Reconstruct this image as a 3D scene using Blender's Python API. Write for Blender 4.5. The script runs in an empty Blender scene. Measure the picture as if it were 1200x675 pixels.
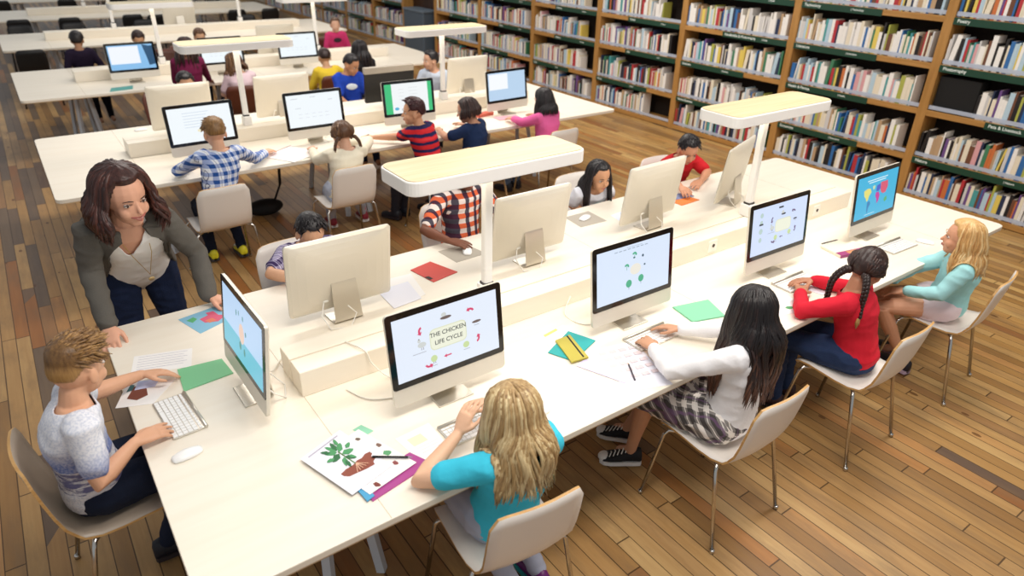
import bpy, bmesh, math, random
from mathutils import Vector as V, Matrix, noise
random.seed(7)
SC = bpy.context.scene
COL = SC.collection
PI = math.pi
def lin(c):
    c = c / 255.0
    return c / 12.92 if c <= 0.04045 else ((c + 0.055) / 1.055) ** 2.4
def rgb(h):
    return (lin(int(h[0:2], 16)), lin(int(h[2:4], 16)), lin(int(h[4:6], 16)), 1)
# ------------------------------------------------------------ materials
MATS = {}
def base_mat(name):
    m = bpy.data.materials.new(name); m.use_nodes = True
    nt = m.node_tree; b = nt.nodes['Principled BSDF']
    return m, nt, b
def mat(h, rough=.5, metal=0, emit=0, alpha=1, bump=0, bscale=60, var=0, vscale=8, spec=.5, trans=0):
    key = ('m', h, rough, metal, emit, alpha, bump, bscale, var, vscale, spec, trans)
    if key in MATS: return MATS[key]
    m, nt, b = base_mat('surface_' + h)
    b.inputs['Base Color'].default_value = rgb(h); b.inputs['Roughness'].default_value = rough
    b.inputs['Metallic'].default_value = metal; b.inputs['Specular IOR Level'].default_value = spec
    if emit:
        b.inputs['Emission Color'].default_value = rgb(h); b.inputs['Emission Strength'].default_value = emit
        b.inputs['Base Color'].default_value = (.01, .01, .01, 1)
    b.inputs['Alpha'].default_value = alpha
    b.inputs['Transmission Weight'].default_value = trans
    tc = nt.nodes.new('ShaderNodeTexCoord')
    if var:
        n = nt.nodes.new('ShaderNodeTexNoise'); n.inputs['Scale'].default_value = vscale; n.inputs['Detail'].default_value = 4
        nt.links.new(tc.outputs['Object'], n.inputs['Vector'])
        r = nt.nodes.new('ShaderNodeMapRange'); r.inputs['To Min'].default_value = 1 - var; r.inputs['To Max'].default_value = 1 + var
        nt.links.new(n.outputs['Fac'], r.inputs['Value'])
        mx = nt.nodes.new('ShaderNodeVectorMath'); mx.operation = 'SCALE'; mx.inputs[0].default_value = rgb(h)[:3]
        nt.links.new(r.outputs['Result'], mx.inputs['Scale']); nt.links.new(mx.outputs['Vector'], b.inputs['Base Color'])
    if bump:
        n = nt.nodes.new('ShaderNodeTexNoise'); n.inputs['Scale'].default_value = bscale; n.inputs['Detail'].default_value = 3
        nt.links.new(tc.outputs['Object'], n.inputs['Vector'])
        bp = nt.nodes.new('ShaderNodeBump'); bp.inputs['Strength'].default_value = bump; bp.inputs['Distance'].default_value = .01
        nt.links.new(n.outputs['Fac'], bp.inputs['Height']); nt.links.new(bp.outputs['Normal'], b.inputs['Normal'])
    MATS[key] = m
    return m
class NG:
    """tiny node-graph helper"""
    def __init__(s, name):
        s.m, s.nt, s.b = base_mat(name); s.tc = s.nt.nodes.new('ShaderNodeTexCoord')
    def set(s, sock, v):
        if isinstance(v, bpy.types.NodeSocket): s.nt.links.new(v, sock)
        else: sock.default_value = v
    def math(s, op, a, b=0.0, c=None):
        n = s.nt.nodes.new('ShaderNodeMath'); n.operation = op
        s.set(n.inputs[0], a); s.set(n.inputs[1], b)
        if c is not None: s.set(n.inputs[2], c)
        return n.outputs[0]
    def noise(s, vec, scale=5, detail=3, rough=.5, dim='3D'):
        n = s.nt.nodes.new('ShaderNodeTexNoise'); s.set(n.inputs['Vector'], vec)
        n.inputs['Scale'].default_value = scale; n.inputs['Detail'].default_value = detail; n.inputs['Roughness'].default_value = rough
        return n.outputs['Fac']
    def white(s, vec):
        n = s.nt.nodes.new('ShaderNodeTexWhiteNoise'); n.noise_dimensions = '3D'; s.set(n.inputs['Vector'], vec); return n.outputs['Value']
    def comb(s, x, y, z):
        n = s.nt.nodes.new('ShaderNodeCombineXYZ'); s.set(n.inputs[0], x); s.set(n.inputs[1], y); s.set(n.inputs[2], z); return n.outputs[0]
    def sep(s, v):
        n = s.nt.nodes.new('ShaderNodeSeparateXYZ'); s.set(n.inputs[0], v); return n.outputs
    def mapping(s, v, rotz=0, scale=(1, 1, 1), loc=(0, 0, 0)):
        n = s.nt.nodes.new('ShaderNodeMapping'); s.set(n.inputs['Vector'], v)
        n.inputs['Rotation'].default_value = (0, 0, rotz); n.inputs['Scale'].default_value = scale; n.inputs['Location'].default_value = loc
        return n.outputs[0]
    def ramp(s, f, stops, const=False):
        n = s.nt.nodes.new('ShaderNodeValToRGB'); s.set(n.inputs[0], f)
        cr = n.color_ramp; cr.interpolation = 'CONSTANT' if const else 'LINEAR'
        while len(cr.elements) < len(stops): cr.elements.new(.5)
        for e, (p, c) in zip(cr.elements, stops): e.position = p; e.color = rgb(c) if isinstance(c, str) else c
        return n.outputs[0]
    def mix(s, f, a, b, mode='MIX'):
        n = s.nt.nodes.new('ShaderNodeMix'); n.data_type = 'RGBA'; n.blend_type = mode
        s.set(n.inputs[0], f)
        s.set(n.inputs[6], rgb(a) if isinstance(a, str) else a); s.set(n.inputs[7], rgb(b) if isinstance(b, str) else b)
        return n.outputs[2]
    def bump(s, h, st=.3, d=.01):
        n = s.nt.nodes.new('ShaderNodeBump'); n.inputs['Strength'].default_value = st; n.inputs['Distance'].default_value = d
        s.set(n.inputs['Height'], h); s.nt.links.new(n.outputs[0], s.b.inputs['Normal'])
    def done(s, col, rough=.6, spec=.4):
        s.set(s.b.inputs['Base Color'], col); s.b.inputs['Roughness'].default_value = rough; s.b.inputs['Specular IOR Level'].default_value = spec
        return s.m
def floor_material():
    g = NG('old_plank_floor'); p = g.tc.outputs['Object']; x, y, z = g.sep(p)
    W = .078
    xi = g.math('DIVIDE', x, W); cx = g.math('FLOOR', xi); fx = g.math('FRACT', xi)
    off = g.white(g.comb(cx, 3.3, 0)); L = g.math('MULTIPLY_ADD', g.white(g.comb(cx, 9.1, 0)), .9, .9)
    yi = g.math('ADD', g.math('DIVIDE', y, L), g.math('MULTIPLY', off, 7.0)); cy = g.math('FLOOR', yi); fy = g.math('FRACT', yi)
    r = g.white(g.comb(cx, cy, 1)); r2 = g.white(g.comb(cx, cy, 2.7)); r3 = g.white(g.comb(cx, cy, 5.1))
    # boards: golden pine, orange, grey weathered
    c = g.ramp(r, [(0, '9a774a'), (.18, 'bb9660'), (.36, 'cba974'), (.52, 'b58e5a'), (.68, 'd6b883'), (.80, 'b87f46'), (.87, '9c6b40'), (.93, 'ad8a60'), (1, 'cfae7a')])
    grey = g.ramp(r2, [(0, '6c6058'), (.5, '5c5350'), (1, '85715c')])
    # more grey boards to the far left of the hall
    lx = g.nt.nodes.new('ShaderNodeMapRange'); g.set(lx.inputs['Value'], x)
    lx.inputs['From Min'].default_value = -2.5; lx.inputs['From Max'].default_value = -6.5; lx.inputs['To Min'].default_value = .02; lx.inputs['To Max'].default_value = .055
    ly = g.nt.nodes.new('ShaderNodeMapRange'); g.set(ly.inputs['Value'], g.math('SUBTRACT', y, g.math('MULTIPLY', x, 1.6)))
    ly.inputs['From Min'].default_value = 9; ly.inputs['From Max'].default_value = 17; ly.inputs['To Min'].default_value = 0; ly.inputs['To Max'].default_value = .4
    isg = g.math('LESS_THAN', r3, g.math('ADD', lx.outputs[0], ly.outputs[0]))
    c = g.mix(g.math('MULTIPLY', isg, .85), c, grey)
    # boards yellower towards the book shelves, browner and darker to the left
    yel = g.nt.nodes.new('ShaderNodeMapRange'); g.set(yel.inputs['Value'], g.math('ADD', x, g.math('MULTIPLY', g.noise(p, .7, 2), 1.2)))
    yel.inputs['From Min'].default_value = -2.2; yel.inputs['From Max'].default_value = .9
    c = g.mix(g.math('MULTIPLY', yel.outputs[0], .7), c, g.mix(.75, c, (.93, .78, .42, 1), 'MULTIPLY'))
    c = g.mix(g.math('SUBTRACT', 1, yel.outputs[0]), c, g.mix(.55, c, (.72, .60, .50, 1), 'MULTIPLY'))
    st = g.comb(g.math('MULTIPLY', x, 42), g.math('MULTIPLY', y, 2.2), g.math('MULTIPLY', r, 30))
    grain = g.noise(st, 1, 5, .6)
    c = g.mix(g.math('MULTIPLY', g.ramp(grain, [(.3, '000000'), (.72, 'ffffff')]), .42), c, g.mix(1, c, (.62, .5, .4, 1), 'MULTIPLY'))
    # scuffs
    sc = g.ramp(g.noise(g.comb(g.math('MULTIPLY', x, 5), g.math('MULTIPLY', y, 1.2), 0), 1.6, 6, .65), [(.46, '000000'), (.66, 'ffffff')])
    c = g.mix(g.math('MULTIPLY', sc, .5), c, '7a6146')
    # knots
    vn = g.nt.nodes.new('ShaderNodeTexVoronoi'); g.set(vn.inputs['Vector'], g.comb(g.math('MULTIPLY', x, 5.2), g.math('MULTIPLY', y, 2.6), r)); vn.inputs['Scale'].default_value = 1
    kn = g.math('LESS_THAN', vn.outputs['Distance'], .075)
    c = g.mix(g.math('MULTIPLY', kn, .75), c, '5a3316')
    ex = g.math('MINIMUM', fx, g.math('SUBTRACT', 1, fx)); gx = g.math('LESS_THAN', ex, g.math('MULTIPLY_ADD', r2, .02, .022))
    ey = g.math('MULTIPLY', g.math('MINIMUM', fy, g.math('SUBTRACT', 1, fy)), L); gy = g.math('LESS_THAN', ey, .0035)
    gap = g.math('MAXIMUM', gx, gy)
    c = g.mix(g.math('MULTIPLY', gap, .8), c, '38230f')
    g.bump(g.math('SUBTRACT', g.math('MULTIPLY', grain, .25), gap), .5, .003)
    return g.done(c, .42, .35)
def wood(name, a, b_, scale=(3, 30, 30), rough=.45, rotz=0, amt=1.0):
    if ('w', name) in MATS: return MATS[('w', name)]
    g = NG(name); p = g.mapping(g.tc.outputs['Object'], rotz, scale)
    n = g.noise(p, 1, 5, .6)
    MATS[('w', name)] = g.done(g.mix(g.math('MULTIPLY', g.ramp(n, [(.3, '000000'), (.7, 'ffffff')]), amt), a, b_), rough)
    return MATS[('w', name)]
def laminate(): return wood('pale_birch_laminate', 'f3ebdc', 'efe5d4', (1.2, 16, 10), .38)
def plaid(name, base, c1, c2, rotz, s=26, thin=None, hz=1.0, w1=.18):
    g = NG(name); x, y, z = g.sep(g.mapping(g.tc.outputs['Object'], rotz))
    def band(v, w, o=0.0, k=1.0): return g.math('LESS_THAN', g.math('FRACT', g.math('ADD', g.math('MULTIPLY', v, s * k), o)), w)
    u = g.math('ADD', x, g.math('MULTIPLY', y, .8))
    a = band(u, .5); b_ = band(z, .5)
    if hz < 0:
        c = g.mix(g.math('MULTIPLY', b_, .95), base, c1); c = g.mix(g.math('MULTIPLY', band(u, .42, .3), .92), c, c2)
        return g.done(c, .85, .2)
    c = g.mix(g.math('MULTIPLY', g.math('ADD', a, g.math('MULTIPLY', b_, hz)), .6), base, c1)
    c = g.mix(g.math('MULTIPLY', g.math('MULTIPLY', a, b_), .6), c, c2)
    c = g.mix(g.math('MULTIPLY', band(u, w1, .3), .8), c, c2)
    if thin: c = g.mix(g.math('MULTIPLY', band(u, .08, .75), .8), c, thin)
    return g.done(c, .85, .2)
def skirt_plaid():
    g = NG('skirt_plaid'); x, y, z = g.sep(g.tc.outputs['Object'])
    u = g.math('ADD', g.math('MULTIPLY', x, 1.0), g.math('MULTIPLY', y, .35)); v = g.math('ADD', g.math('SUBTRACT', y, g.math('MULTIPLY', x, .35)), g.math('MULTIPLY', z, -.9))
    def b(q, w, o=0.0): return g.math('LESS_THAN', g.math('FRACT', g.math('ADD', g.math('MULTIPLY', q, 16.5), o)), w)
    c = g.mix(g.math('MULTIPLY', b(u, .5), .72), 'efe8e2', '1c161c'); c = g.mix(g.math('MULTIPLY', b(v, .5), .72), c, '1c161c')
    c = g.mix(g.math('MULTIPLY', b(u, .10, .3), .8), c, 'f4efe8'); c = g.mix(g.math('MULTIPLY', b(v, .10, .3), .8), c, 'f4efe8')
    c = g.mix(g.math('MULTIPLY', b(u, .12, .8), .6), c, '7a5a80')
    return g.done(c, .85, .2)
def stripes(name, a, b_, s=18, w=.5, c3=None, warp=0.0):
    g = NG(name); x, y, z = g.sep(g.tc.outputs['Object'])
    zz = g.math('ADD', g.math('MULTIPLY', z, s), g.math('MULTIPLY', g.noise(g.tc.outputs['Object'], 14, 2), warp))
    c = g.mix(g.math('LESS_THAN', g.math('FRACT', zz), w), a, b_)
    if c3: c = g.mix(g.math('LESS_THAN', g.math('FRACT', g.math('ADD', g.math('MULTIPLY', zz, .5), .2)), .14), c, c3)
    return g.done(c, .85, .2)
def heather_tee():
    g = NG('heathered_white_blue_tee'); p = g.tc.outputs['Object']; x, y, z = g.sep(p)
    n = g.noise(g.comb(g.math('MULTIPLY', x, 9), g.math('MULTIPLY', y, 9), g.math('MULTIPLY', z, 60)), 1, 4, .7)
    sp = g.noise(p, 120, 2)
    c = g.mix(g.math('MULTIPLY', g.ramp(sp, [(.42, '000000'), (.62, 'ffffff')]), .5), 'e8e8ee', 'aab4cc')
    bd = g.nt.nodes.new('ShaderNodeMapRange'); g.set(bd.inputs['Value'], z); bd.inputs['From Min'].default_value = .86; bd.inputs['From Max'].default_value = .76
    c = g.mix(g.math('MULTIPLY', g.math('MULTIPLY', bd.outputs[0], g.math('GREATER_THAN', z, .725)), g.math('MULTIPLY_ADD', sp, .9, .25)), c, '3a60b4')
    band = g.math('MULTIPLY', g.math('GREATER_THAN', z, .60), g.math('LESS_THAN', z, .725))
    st = g.ramp(n, [(.50, '000000'), (.54, 'ffffff')])
    c = g.mix(g.math('MULTIPLY', g.math('MULTIPLY', st, band), .85), c, '4c4c88')
    return g.done(c, .85, .2)
def denim(h='27344f'): return mat(h, .85, bump=.3, bscale=160, var=.35, vscale=14, spec=.2)
def hairmat(a, b_, c_, omb=None):
    k = ('hair', a, b_, c_, omb)
    if k in MATS: return MATS[k]
    g = NG('hair_' + a); at = g.nt.nodes.new('ShaderNodeAttribute'); at.attribute_name = 'strand'
    n = g.noise(g.mapping(g.tc.outputs['Object'], 0, (95, 95, 9)), 1, 3, .6)
    f = g.math('ADD', g.math('MULTIPLY', at.outputs['Fac'], .45), g.math('MULTIPLY', n, .6))
    if omb:
        zz = g.nt.nodes.new('ShaderNodeMapRange'); g.set(zz.inputs['Value'], g.sep(g.tc.outputs['Object'])[2])
        zz.inputs['From Min'].default_value = omb[1]; zz.inputs['From Max'].default_value = omb[0]; zz.inputs['To Min'].default_value = -.40; zz.inputs['To Max'].default_value = .22
        f = g.math('ADD', f, zz.outputs[0])
    c = g.ramp(f, [(.2, a), (.5, b_), (.85, c_)])
    g.bump(n, .5, .004)
    MATS[k] = g.done(c, .42, .45)
    return MATS[k]
# ------------------------------------------------------------ mesh builder
class MB:
    def __init__(s): s.v = []; s.f = []; s.m = []; s.a = []; s.cur = 0; s.att = 0.0
    def add(s, vs, fs):
        o = len(s.v); s.v += [tuple(p) for p in vs]; s.a += [s.att] * len(vs)
        for f in fs: s.f.append(tuple(i + o for i in f)); s.m.append(s.cur)
    def box(s, lo, hi, M=None):
        vs = [V((x, y, z)) for x in (lo[0], hi[0]) for y in (lo[1], hi[1]) for z in (lo[2], hi[2])]
        if M: vs = [M @ p for p in vs]
        s.add(vs, [(0, 1, 3, 2), (4, 6, 7, 5), (0, 4, 5, 1), (2, 3, 7, 6), (0, 2, 6, 4), (1, 5, 7, 3)])
    def prism(s, outline, z0, z1, M=None):
        n = len(outline); vs = [V((x, y, z0)) for x, y in outline] + [V((x, y, z1)) for x, y in outline]
        if M: vs = [M @ p for p in vs]
        s.add(vs, [tuple(range(n - 1, -1, -1)), tuple(range(n, 2 * n))] + [(i, (i + 1) % n, (i + 1) % n + n, i + n) for i in range(n)])
    def rings(s, rings, caps=True):
        n = len(rings[0]); vs = [p for r in rings for p in r]
        fs = [(i * n + j, i * n + (j + 1) % n, (i + 1) * n + (j + 1) % n, (i + 1) * n + j) for i in range(len(rings) - 1) for j in range(n)]
        if caps: fs += [tuple(range(n - 1, -1, -1)), tuple(range((len(rings) - 1) * n, len(rings) * n))]
        s.add(vs, fs)
    def tube(s, pts, rad, n=10, up=None, flat=1.0, caps=True, roundcap=True):
        pts = [V(p) for p in pts]
        if not hasattr(rad, '__len__'): rad = [rad] * len(pts)
        rad = list(rad)
        if roundcap:
            d0 = (pts[0] - pts[1]).normalized(); d1 = (pts[-1] - pts[-2]).normalized()
            r0, r1 = rad[0], rad[-1]
            pts = [pts[0] + d0 * r0 * .95, pts[0] + d0 * r0 * .6] + pts + [pts[-1] + d1 * r1 * .6, pts[-1] + d1 * r1 * .95]
            rad = [r0 * .3, r0 * .78] + rad + [r1 * .78, r1 * .3]
        T = [(pts[min(i + 1, len(pts) - 1)] - pts[max(i - 1, 0)]).normalized() for i in range(len(pts))]
        u = V(up) if up is not None else (V((0, 0, 1)) if abs(T[0].z) < .9 else V((0, 1, 0)))
        rs = []
        for i, p in enumerate(pts):
            u = (u - T[i] * u.dot(T[i]))
            if u.length < 1e-5: u = T[i].orthogonal()
            u = u.normalized(); w = T[i].cross(u)
            rs.append([p + w * (rad[i] * math.cos(a)) + u * (rad[i] * flat * math.sin(a)) for a in [2 * PI * k / n for k in range(n)]])
        s.rings(rs, caps)
    def ball(s, c, r, M=None, n=14, m=9):
        c = V(c); r = V(r) if hasattr(r, '__len__') else V((r, r, r))
        rs = []
        for i in range(m + 1):
            t = PI * (i if 0 < i < m else (.03 if i == 0 else m - .03)) / m
            ring = []
            for j in range(n):
                a = 2 * PI * j / n; q = V((r.x * math.sin(t) * math.cos(a), r.y * math.sin(t) * math.sin(a), r.z * math.cos(t)))
                ring.append(c + (M @ q if M else q))
            rs.append(ring)
        s.rings(rs[::-1])
    def lathe(s, prof, n=20, c=(0, 0, 0)):
        s.rings([[V((c[0] + r * math.cos(2 * PI * j / n), c[1] + r * math.sin(2 * PI * j / n), c[2] + z)) for j in range(n)] for r, z in prof])
    def mesh(s, name, mats, smooth=True):
        me = bpy.data.meshes.new(name); me.from_pydata(s.v, [], s.f)
        for mm in (mats if isinstance(mats, (list, tuple)) else [mats]): me.materials.append(mm)
        if any(s.m): me.polygons.foreach_set('material_index', s.m)
        if any(s.a):
            at = me.attributes.new('strand', 'FLOAT', 'POINT'); at.data.foreach_set('value', s.a)
        if smooth: me.polygons.foreach_set('use_smooth', [True] * len(s.f))
        me.update()
        return me
def fix_normals(me):
    bm = bmesh.new(); bm.from_mesh(me); bmesh.ops.recalc_face_normals(bm, faces=bm.faces); bm.to_mesh(me); bm.free()
def link(name, me, parent=None, loc=None):
    o = bpy.data.objects.new(name, me); COL.objects.link(o)
    if parent: o.parent = parent
    if loc is not None: o.location = loc
    return o
def obj(name, mb, mats, parent=None, smooth=False, bevel=0, loc=None, seg=2, auto=True):
    me = mb.mesh(name, mats, smooth) if isinstance(mb, MB) else mb
    if isinstance(mb, MB): fix_normals(me)
    o = link(name, me, parent, loc)
    if bevel:
        md = o.modifiers.new('bevel', 'BEVEL'); md.width = bevel; md.segments = seg; md.limit_method = 'ANGLE'; md.angle_limit = .7
    return o
def thing(name, label, cat, loc=(0, 0, 0), rotz=0, group=None):
    o = bpy.data.objects.new(name, None); COL.objects.link(o); o.empty_display_size = .1
    o.location = loc; o.rotation_euler = (0, 0, rotz); o['label'] = label; o['category'] = cat
    if group: o['group'] = group
    return o
def tag(o, label, cat, group=None, kind=None):
    if label: o['label'] = label
    if cat: o['category'] = cat
    if group: o['group'] = group
    if kind: o['kind'] = kind
    return o
def struct(name, mb, m, **k):
    o = obj(name, mb, m, **k); o['kind'] = 'structure'; return o
def dup(root, loc, rotz=0, label=None, group=None, name=None):
    r = root.copy(); COL.objects.link(r); r.location = loc; r.rotation_euler = (0, 0, rotz)
    if label: r['label'] = label
    if group: r['group'] = group
    for ch in list(root.children):
        c = ch.copy(); COL.objects.link(c); c.parent = r
        for g in ch.children:
            d = g.copy(); COL.objects.link(d); d.parent = c
    return r
def rrect(w, h, r, n=5, cx=0, cy=0):
    out = []
    for (sx, sy, a0) in ((1, 1, 0), (-1, 1, 90), (-1, -1, 180), (1, -1, 270)):
        for k in range(n + 1):
            a = math.radians(a0 + 90 * k / n)
            out.append((cx + sx * (w / 2 - r) + r * math.cos(a), cy + sy * (h / 2 - r) + r * math.sin(a)))
    return out
def text_mesh(txt, size, m, parent, M, name='lettering', align='CENTER'):
    cu = bpy.data.curves.new(name, 'FONT'); cu.body = txt; cu.size = size; cu.align_x = align; cu.align_y = 'CENTER'; cu.resolution_u = 3; cu.offset = size * .018
    t = bpy.data.objects.new(name, cu); COL.objects.link(t)
    me = bpy.data.meshes.new_from_object(t); bpy.data.objects.remove(t)
    me.materials.clear(); me.materials.append(m); me.transform(M)
    return link(name, me, parent)
def remesh(mb, name, mats, voxel, smooth=2, parent=None, wrinkle=0, wscale=9, seed=0):
    me = mb.mesh(name, mats); fix_normals(me)
    ts = bpy.data.scenes.new('tmp'); t = bpy.data.objects.new('tmp', me); ts.collection.objects.link(t)
    md = t.modifiers.new('r', 'REMESH'); md.mode = 'VOXEL'; md.voxel_size = voxel; md.use_smooth_shade = True
    if smooth:
        ms = t.modifiers.new('s', 'SMOOTH'); ms.iterations = smooth; ms.factor = .5
    with bpy.context.temp_override(scene=ts, view_layer=ts.view_layers[0]):
        dg = bpy.context.evaluated_depsgraph_get()
        out = bpy.data.meshes.new_from_object(t.evaluated_get(dg))
    bpy.data.objects.remove(t); bpy.data.meshes.remove(me); bpy.data.scenes.remove(ts)
    if wrinkle:
        off = V((seed * 3.1, seed * 1.7, 0))
        nv = len(out.vertices); co = [0.0] * (3 * nv); no = [0.0] * (3 * nv)
        out.vertices.foreach_get('co', co); out.vertices.foreach_get('normal', no)
        for i in range(0, 3 * nv, 3):
            d = noise.noise((co[i] * wscale + off.x, co[i + 1] * wscale + off.y, co[i + 2] * wscale * 1.8)); d = (1 - 2.2 * abs(d)) * wrinkle
            co[i] += no[i] * d; co[i + 1] += no[i + 1] * d; co[i + 2] += no[i + 2] * d
        out.vertices.foreach_set('co', co)
    out.materials.clear()
    for mm in (mats if isinstance(mats, (list, tuple)) else [mats]): out.materials.append(mm)
    out.polygons.foreach_set('use_smooth', [True] * len(out.polygons))
    return link(name, out, parent)
# ------------------------------------------------------------ people
def ik(S, T, l1, l2, hint):
    d = T - S; L = d.length
    if L > (l1 + l2) * .995: T = S + d * ((l1 + l2) * .995 / L); d = T - S; L = d.length
    a = (l1 * l1 - l2 * l2 + L * L) / (2 * L); h = math.sqrt(max(l1 * l1 - a * a, 0))
    u = d / L; p = hint - u * hint.dot(u)
    if p.length < 1e-4: p = u.orthogonal()
    return S + u * a + p.normalized() * h, T
def yawv(deg, pitch=0):
    a = math.radians(deg); p = math.radians(pitch)
    return V((math.cos(a) * math.cos(p), math.sin(a) * math.cos(p), math.sin(p)))
def lerp(a, b, t): return a + (b - a) * t
def ring_ell(c, R, F, w, d, n=24, e=2.3):
    out = []
    for k in range(n):
        a = 2 * PI * k / n; x, y = math.cos(a), math.sin(a)
        x = math.copysign(abs(x) ** (2 / e), x); y = math.copysign(abs(y) ** (2 / e), y)
        out.append(c + R * (w * x) + F * (d * y))
    return out
def hand(mb, W, d, nrm, side, s, curl=.5, spread=1.0, r=.0068):
    """five fingered hand; W wrist, d direction of the fingers, nrm back of the hand, side +1 right hand"""
    d = d.normalized(); nrm = (nrm - d * nrm.dot(d)).normalized(); R = d.cross(nrm) * side   # R points to the little finger side
    th = -R
    L = .075 * s
    K = W + d * L
    mb.rings([ring_ell(W - d * .01 * s, R, nrm, .019 * s, .015 * s, 12), ring_ell(W + d * .02 * s, R, nrm, .026 * s, .015 * s, 12),
              ring_ell(W + d * .05 * s, R, nrm, .034 * s, .014 * s, 12), ring_ell(K, R, nrm, .034 * s, .011 * s, 12), ring_ell(K + d * .006 * s, R, nrm, .028 * s, .007 * s, 12)])
    for i, (o, ln) in enumerate(((-.026, .058), (-.009, .066), (.009, .062), (.026, .048))):
        p = K + R * (o * s) - d * .006 * s; dd = (d + R * (o * 3.2 * spread)).normalized(); pts = [p]; cu = curl * (.9 + .12 * i)
        for j, fr in enumerate((.45, .32, .23)):
            ang = cu * (.45 + .45 * j); q = (dd * math.cos(ang) - nrm * math.sin(ang)).normalized()
            p = p + q * (ln * fr * s * 1.15); pts.append(p)
        rr = r * s
        mb.tube(pts, [rr * 1.18, rr * 1.08, rr, rr * .85], 8)
    p0 = W + d * .018 * s + th * .018 * s; td = (d * .75 + th * .75 - nrm * .35).normalized()
    p1 = p0 + td * .032 * s; p2 = p1 + (d * .95 + th * .3 - nrm * .35).normalized() * .027 * s; p3 = p2 + (d + th * .05 - nrm * .3).normalized() * .02 * s
    mb.tube([p0, p1, p2, p3], [rr * 1.7, rr * 1.4, rr * 1.15, rr * .9], 8)
def shoe(parent, A, toe, s, spec):
    up = V((0, 0, 1)); toe = V((toe.x, toe.y, 0)).normalized(); R = toe.cross(up)
    z0 = A.z - .065 * s; h = V((A.x, A.y, z0))
    m = MB()
    prof = [(-.062, .018, .035, .060), (-.055, .030, .040, .085), (-.02, .034, .048, .095), (.02, .036, .040, .078), (.06, .040, .030, .058), (.10, .043, .022, .045), (.135, .038, .018, .038), (.155, .022, .014, .03)]
    rs = []
    for (t, w, _, ht) in prof:
        c = h + toe * t * s; ring = []
        for k in range(14):
            a = 2 * PI * k / 14; zz = math.sin(a)
            ring.append(c + R * (w * s * math.cos(a)) + up * ((ht * .5 + ht * .5 * zz) * s if True else 0))
        rs.append(ring)
    m.rings(rs); obj('shoe', m, spec.get('upper', mat('15151a', .6)), parent, smooth=True)
    so = MB(); out = []
    for (t, w, _, ht) in prof: out.append((t, w * 1.1))
    pts = [(h + toe * t * s + R * w * s) for t, w in out] + [(h + toe * t * s - R * w * s) for t, w in out[::-1]]
    n = len(pts); so.add([p - up * .004 * s for p in pts] + [p + up * .018 * s for p in pts], [tuple(range(n)), tuple(range(n, 2 * n))] + [(i, (i + 1) % n, (i + 1) % n + n, i + n) for i in range(n)])
    so.add([h + toe * .13 * s + up * .02 * s, h + toe * .13 * s + up * .02 * s, h + toe * .13 * s + up * .02 * s], [(0, 1, 2)])
    obj('shoe_sole', so, spec.get('sole', mat('e8e6e2', .6)), parent)
    if spec.get('cap'):
        c = MB(); c.ball(h + toe * .128 * s + up * .022 * s, (.036 * s, .036 * s, .022 * s)); obj('toe_cap', c, mat('eeeeea', .5), parent, smooth=True)
        l = MB()
        for k in range(5):
            t = .015 + .02 * k; zz = (.085 - .009 * k) * s
            l.tube([h + toe * t * s + R * .024 * s + up * (zz - .012 * s), h + toe * t * s + up * (zz + .002), h + toe * (t + .012) * s - R * .024 * s + up * (zz - .012 * s)], .0032 * s, 6)
        obj('laces', l, mat('f2f2ee', .7), parent, smooth=True)
def head_frame(look, pitch, roll=0):
    f = yawv(look, pitch); r = f.cross(V((0, 0, 1))).normalized(); u = r.cross(f).normalized()
    if roll:
        q = math.radians(roll); r, u = r * math.cos(q) + u * math.sin(q), u * math.cos(q) - r * math.sin(q)
    return Matrix((r, f, u)).transposed()
CR = V((.073, .09, .086)); CC = V((0, -.012, .022))
def hairline(az, style):
    a = abs(az)                                            # 0 front .. pi back
    fr, ear, back = {'short': (.60, .02, -.50), 'long': (.58, -.10, -.75), 'fringe': (.36, -.10, -.60)}[style]
    if a < .75: return fr
    if a < 1.25: t = (a - .75) / .5; t = t * t * (3 - 2 * t); return fr + (ear - fr) * t
    if a < 1.75: return ear
    t = min((a - 1.75) / .6, 1); t = t * t * (3 - 2 * t); return ear + (back - ear) * t
def cap_point(H, M, s, az, pol, th):
    n = V((math.sin(az) * math.sin(pol), math.cos(az) * math.sin(pol), math.cos(pol)))
    p = V((n.x * (CR.x + th), n.y * (CR.y + th), n.z * (CR.z + th))) + CC
    return H + M @ (p * s), n
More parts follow.
